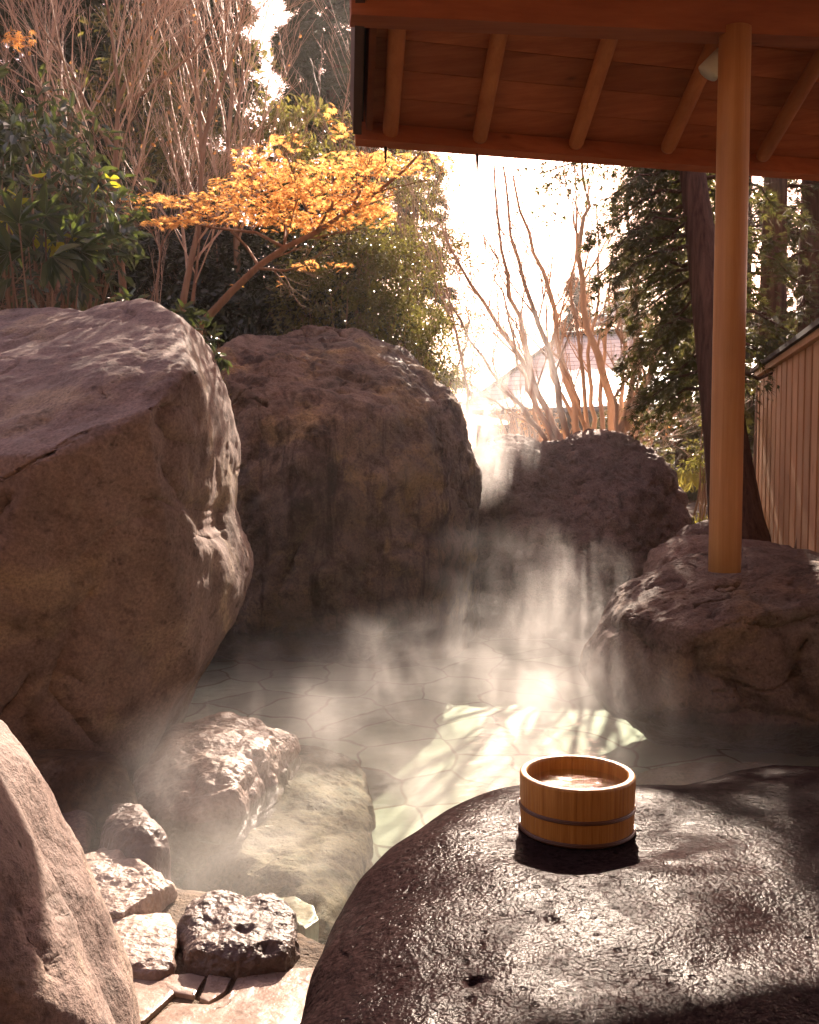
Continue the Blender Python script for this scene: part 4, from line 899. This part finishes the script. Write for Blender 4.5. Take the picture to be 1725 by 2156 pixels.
coppice(201, 'bare shrub whose stems fan out to the left behind the dark boulder', 8.6, [
    [(1165, 925), (1130, 850), (1110, 780), (1060, 690), (1000, 610), (950, 520), (920, 460), 0.027], [(1180, 925), (1150, 860), (1120, 780), (1100, 690), (1065, 600), (1050, 480), (1040, 350), 0.030],
    [(1150, 925), (1110, 870), (1060, 820), (1020, 760), (960, 660), (930, 600), 0.022], [(1195, 925), (1180, 850), (1160, 760), (1125, 660), (1095, 560), (1075, 450), (1060, 350), 0.030],
    [(1130, 925), (1100, 880), (1030, 840), (985, 800), 0.016], [(1140, 925), (1120, 840), (1085, 760), (1070, 650), (1040, 560), 0.019]], CG)
coppice(202, 'tall bare shrub of upright stems behind the middle of the dark boulder', 8.9, [
    [(1215, 922), (1205, 840), (1175, 740), (1165, 640), (1130, 540), (1100, 450), (1080, 370), 0.032], [(1240, 915), (1225, 800), (1215, 700), (1205, 600), (1215, 480), (1210, 350), .02],
    [(1290, 910), (1290, 830), (1250, 730), (1225, 620), (1225, 500), (1240, 440), (1225, 350), 0.041], [(1225, 920), (1190, 850), (1160, 790), (1165, 690), (1175, 640), (1215, 560), 0.019],
    [(1250, 915), (1245, 830), (1240, 740), (1255, 640), (1260, 540), (1255, 430), 0.022], [(1270, 912), (1262, 800), (1280, 700), (1285, 600), (1300, 500), 0.022], [(1232, 918), (1222, 860), (1190, 780), (1140, 700), (1110, 640), 0.020]], CG)
coppice(203, 'bare shrub with curved thick right-hand stem and low arching twigs beside the house', 8.7, [
    [(1320, 915), (1325, 870), (1345, 830), (1370, 790), (1375, 740), (1400, 700), (1410, 650), 0.041], [(1300, 912), (1330, 840), (1335, 760), (1340, 680), (1335, 580), (1325, 470), (1330, 360), 0.027],
    [(1310, 915), (1310, 830), (1315, 740), (1300, 650), (1290, 560), 0.022], [(1340, 920), (1380, 890), (1430, 872), (1460, 868), 0.016], [(1345, 930), (1370, 880), (1420, 860), (1490, 850), 0.014], [(1300, 912), (1295, 830), (1350, 770), (1355, 700), 0.019],
    [(1350, 935), (1390, 915), (1430, 920), 0.011]], CG)
bush('dry_shrub', 'low thicket of dry twigs and orange leaves in front of the house wall', 17, [(1160, 900, 10, .5, .3, .3, 160), (1080, 880, 10, .3, .3, .2, 120)], 'brown_leaf', (.03, .05), (.02, .03), 60, .2, stems=16, bark='twig')
bush('dry_shrub', 'low tangle of pale twigs right of the dark boulder crest', 18, [(1330, 880, 9.6, .6, .3, .25, 60)], 'brown_leaf', (.03, .05), (.02, .03), 60, .2, stems=26, bark='twig')

# conifers
def conifer(label, seed, base, Ht, Rb, mat, nb, ns, spl, trunk_r=.2, z0=.1, droop=.25, sector=None, name='conifer_tree', group=None, lean=(0, 0), bark='cedar_bark', full=1.0, flare=False, pw=.8):
    rg = np.random.RandomState(seed); base = np.asarray(base, float); root = root_at(name, base, label, 'tree', group)
    ts = np.linspace(0, 1, 14); ctr = np.stack([base[0] + lean[0] * ts * Ht, base[1] + lean[1] * ts * Ht, base[2] + ts * Ht], 1)
    rr = trunk_r * (1 - ts * .93)
    if flare: rr = rr * (1 + .55 * np.exp(-ts * Ht / .35))
    b = MB(); b.tube(ctr, rr, 16); b.build('trunk', M[bark], root, True)
    bb = MB(); C = []; D = []
    for k in range(nb):
        t = z0 + (1 - z0) * (k + rg.uniform()) / nb; a = rg.uniform(0, 6.28) if sector is None else rg.uniform(*sector)
        p = np.array([np.interp(t, ts, ctr[:, i]) for i in range(3)]); R = Rb * (1 - t) ** pw * rg.uniform(.65, 1.1) + .15
        q = np.linspace(0, 1, 7); dr = np.array([math.cos(a), math.sin(a)])
        P = np.stack([p[0] + dr[0] * R * q, p[1] + dr[1] * R * q, p[2] + R * (.15 * q - droop * q * q * 1.6)], 1); P[1:] += rg.normal(size=(6, 3)) * .03 * R
        bb.tube(P, np.linspace(.018, .003, 7) * max(1, Rb / 2), 4)
        m = int(ns * (.4 + .6 * R / Rb)); s = rg.uniform(.15, 1, m) ** .8; c = np.stack([np.interp(s, q, P[:, i]) for i in range(3)], 1)
        lat = rg.normal(size=(m, 1)) * .20 * R * (1.1 - s[:, None]); c += np.array([-dr[1], dr[0], 0]) * lat; c[:, 2] += -rg.exponential(.06 * R, m) + .03 * R * rg.normal(size=m)
        d = np.stack([dr[0] * .8 - dr[1] * np.sign(lat[:, 0]) * .7, dr[1] * .8 + dr[0] * np.sign(lat[:, 0]) * .7, np.full(m, -.45)], 1) + rg.normal(size=(m, 3)) * .45
        C.append(c); D.append(d)
    bb.build('branches', M[bark], root, True)
    C = np.vstack(C); D = np.vstack(D); leaf_mesh('crown', M[mat], root, C, D, rg.normal(size=C.shape) * .5 + (0, 0, 1), rg.uniform(spl * .6, spl * 1.3, len(C)), rg.uniform(spl * .6, spl * 1.2, len(C)), 'spray')
CF = 'dark conifers behind the garden at the left'
def cbase(px, Y): p = at(px, 900, Y); return (p[0], p[1], gz(p) - .1)
conifer('large dark conifer whose right side borders the strip of sky', 301, cbase(388, 15), 12, 1.12, 'conifer', 230, 150, .30, group=CF, z0=.1, pw=.25)
conifer('dark conifer filling the upper left corner', 302, cbase(90, 14), 13, 1.5, 'conifer', 200, 150, .32, group=CF, z0=.12, pw=.5)
conifer('dark conifer between the strip of sky and the pavilion roof', 303, cbase(700, 16), 9.4, .98, 'conifer', 190, 140, .30, group=CF, z0=.1, pw=.22)
conifer('dark conifer between its two bigger neighbours behind the bare twigs', 308, cbase(250, 17), 13, 1.3, 'conifer', 200, 130, .32, group=CF, z0=.1, pw=.3)
conifer('dark conifer at the far left beyond the glossy bush', 304, cbase(-120, 11), 9, 2.0, 'conifer', 110, 110, .28, group=CF, z0=.08)
conifer('dark conifer hidden mostly by the pavilion roof edge', 305, cbase(860, 18), 8.0, 1.2, 'conifer', 90, 90, .28, group=CF, z0=.05)
FG2 = 'small distant conifers over the house'
conifer('distant pale conifer left of the middle over the slate roof', 306, (at(1215, 640, 34)[0], 34, .5), at(1215, 580, 34)[2] - .5, 1.35, 'conifer', 70, 60, .45, group=FG2, z0=.1)
conifer('distant pale conifer right of its neighbour over the slate roof', 307, (at(1325, 640, 36)[0], 36, .5), at(1328, 500, 36)[2] - .5, 1.5, 'conifer', 80, 60, .45, group=FG2, z0=.1)
# big cedar at the right, trunk passing behind the post
cb = at(1568, 1120, 7.2); ct = at(1478, 400, 7.6)
lean = ((ct[0] - cb[0]) / (ct[2] - cb[2]), (ct[1] - cb[1]) / (ct[2] - cb[2]))
conifer('big cedar with dark flared trunk passing behind the round post', 310, (cb[0], cb[1], .2), 5.8, .85, 'cedar', 80, 150, .105, trunk_r=.185, z0=.24, sector=(-.6, 3.4), lean=lean, flare=True, name='cedar_tree', group='cedars behind the pavilion', pw=.35, droop=.35)
for i, (px, Y, r, lb) in enumerate(((1622, 9.5, .14, 'straight dark cedar trunk just left of the fence end'), (1705, 9.8, .17, 'thick dark cedar trunk above the fence at the right edge'))):
    p = at(px, 900, Y); conifer(lb, 320 + i, (p[0], p[1], .3), 9, 1.0, 'cedar', 46, 70, .15, trunk_r=r * 1.15, z0=.16, name='cedar_tree', group='cedars behind the pavilion', pw=.4)
for i, (px, Y, lb) in enumerate(((1560, 14, 'sunlit green conifer behind the cedars'), (1780, 13, 'green conifer at the right edge behind the fence'), (1440, 17, 'green conifer right of the house roof'))):
    p = at(px, 900, Y); conifer(lb, 330 + i, (p[0], p[1], .3), 9 if i < 2 else 6, 1.5, 'cedar', 80, 70, .26, trunk_r=.16, z0=.04, group='green conifers behind the house', pw=.5)

# cedar branch hanging into the gap under the eave
def hanging():
    rg = np.random.RandomState(9); C = []; D = []; b = MB()
    root = root_at('cedar_branch', at(1475, 380, 8.3), 'drooping cedar bough with hanging tips against the bright sky below the eave', 'branch')
    for pts in ([(1480, 330), (1400, 350), (1330, 400), (1290, 440)], [(1480, 300), (1400, 310), (1300, 330), (1200, 345), (1140, 365)], [(1480, 420), (1420, 440), (1370, 500), (1330, 560)], [(1490, 560), (1440, 600), (1400, 660), (1370, 720)], [(1490, 480), (1440, 500), (1400, 560)], [(1490, 640), (1430, 690), (1380, 740), (1340, 770)], [(1490, 700), (1450, 760), (1420, 820)], [(1480, 350), (1440, 380), (1400, 430), (1385, 480)]):
        P = path_px([(x, y, rg.uniform(-.2, .2)) for x, y in pts], 8.2); b.tube(P, np.linspace(.016, .004, len(P)), 5)
        m = 420; s = rg.uniform(0.1, 1, m) * (len(P) - 1); c = np.stack([np.interp(s, np.arange(len(P)), P[:, i]) for i in range(3)], 1)
        c += rg.normal(size=(m, 3)) * .10; c[:, 2] -= rg.exponential(.10, m); C.append(c); D.append(np.stack([rg.normal(-.4, .5, m), rg.normal(-.1, .5, m), rg.normal(-.8, .4, m)], 1))
    b.build('bough', M['cedar_bark'], root, True); C = np.vstack(C); D = np.vstack(D)
    leaf_mesh('foliage', M['cedar'], root, C, D, rg.normal(size=C.shape), rg.uniform(.06, .13, len(C)), rg.uniform(.05, .1, len(C)), 'spray')
hanging()
bush('evergreen_shrub', 'yellow-green leafy shrub low beside the post in front of the house', 19, [(1478, 960, 8.4, .12, .15, .22, 420), (1500, 860, 8.6, .12, .15, .2, 260)], 'hedge', (.03, .05), (.015, .02), 40, .08, stems=3)
bush('dry_shrub', 'thin twiggy plant with a few red leaves in front of the fence', 20, [(1715, 1130, 5.9, .10, .08, .10, 40), (1715, 980, 6.0, .06, .06, .1, 16)], 'brown_leaf', (.015, .03), (.01, .015), 60, .05, stems=6, bark='bark')
def grass(name, label, seed, c, r, n, L, kind=None):
    rg = np.random.RandomState(seed); P = np.asarray(c) + np.stack([rg.uniform(-r[0], r[0], n), rg.uniform(-r[1], r[1], n), 0 * np.zeros(n)], 1)
    o = leaf_mesh(name, M['grass'], None, P, rg.normal(size=(n, 3)) * .55 + (0, 0, .9), rg.normal(size=(n, 3)), rg.uniform(L * .5, L, n), .012, 'leaf')
    prop(o, label, 'grass', kind=kind); return o
grass('bamboo_grass', 'sunlit yellow-green bamboo grass left of the post foot', 21, (2.45, 8.3, .3), (.4, .5), 900, .38, 'stuff')
grass('bamboo_grass', 'tuft of dry grass between the two left boulders', 22, tuple(at(432, 860, 5.9)), (.05, .1), 60, .25, 'stuff')
grass('ground_cover', 'low weeds and dry leaves on the garden soil', 23, (-.5, 13, .75), (5, 3), 6000, .2, 'stuff')

# ------------------------------------------------------------------ steam
def steam(name, label, BLOBS, box, sc=2.6, lo=.47, hi=.66, base=.02):
    m = NT(name); g = m.n('NewGeometry').outputs['Position']
    p = m.pos((1.0, 1.0, .85), (0, .5, 0)); n1 = m.noise(p, sc, 6, .62, 1.0)
    dens = 0
    for (cx, cy, cz, rx, ry, rz, w) in BLOBS:
        vv = m.n('VectorMath', operation='SUBTRACT'); m.l(g, vv.inputs[0]); vv.inputs[1].default_value = (cx, cy, cz)
        v2 = m.n('VectorMath', operation='DIVIDE'); m.l(vv.outputs[0], v2.inputs[0]); v2.inputs[1].default_value = (rx, ry, rz)
        v3 = m.n('VectorMath', operation='DOT_PRODUCT'); m.l(v2.outputs[0], v3.inputs[0]); m.l(v2.outputs[0], v3.inputs[1])
        e = m.math('MULTIPLY', m.math('SUBTRACT', 1.0, v3.outputs['Value'], True), w); dens = e if dens == 0 else m.math('ADD', dens, e)
    th = m.ramp(n1, [(lo, 0), ((lo + hi) / 2, .3), (hi, 1)]); d = m.math('MULTIPLY', dens, m.math('ADD', th, base))
    v = m.n('VolumePrincipled'); v.inputs['Color'].default_value = (1.0, .985, .97, 1); v.inputs['Anisotropy'].default_value = .5; m.l(d, v.inputs['Density'])
    m.done(v.outputs[0], True)
    x0, x1, y0, y1, z0, z1 = box; b = MB(); b.box(((x0 + x1) / 2, (y0 + y1) / 2, (z0 + z1) / 2), x1 - x0, y1 - y0, z1 - z0)
    prop(b.build(name, m.m), label, 'steam', kind='stuff')
c1 = at(1180, 1420, 4.5); c2 = at(1020, 880, 7.3)
steam('steam', 'white steam drifting over the hot pool', [(c1[0], c1[1], .08, .42, .7, .60, 1.9), (.2, 4.4, .0, 1.6, 1.9, .46, 1.35), (-.6, 3.0, .0, .9, 1.1, .42, 1.0), (.6, 5.8, .1, 1.0, .9, .7, .8)], (-1.6, 2.3, 2.1, 6.7, .012, 1.0))
steam('steam', 'bright plume of steam between the two rear boulders', [(c2[0], c2[1], c2[2] - .15, .28, .4, .55, 2.6), (c2[0] + .15, c2[1], c2[2] + .2, .5, .4, .7, 1.1)], (c2[0] - .35, c2[0] + .65, 6.9, 7.7, c2[2] - .7, c2[2] + .85), 5.0, .40, .62, .08)
S.cycles.volume_step_rate = .6
def haze():
    m = NT('haze'); v = m.n('VolumePrincipled'); v.inputs['Color'].default_value = (1, .96, .92, 1); v.inputs['Density'].default_value = HAZE; v.inputs['Anisotropy'].default_value = .55
    m.done(v.outputs[0], True); b = MB(); b.box((0, 138, 10), 330, 350, 45); prop(b.build('haze', m.m), 'thin sunlit haze over the garden', 'haze', kind='stuff')
HAZE = .0011
haze()
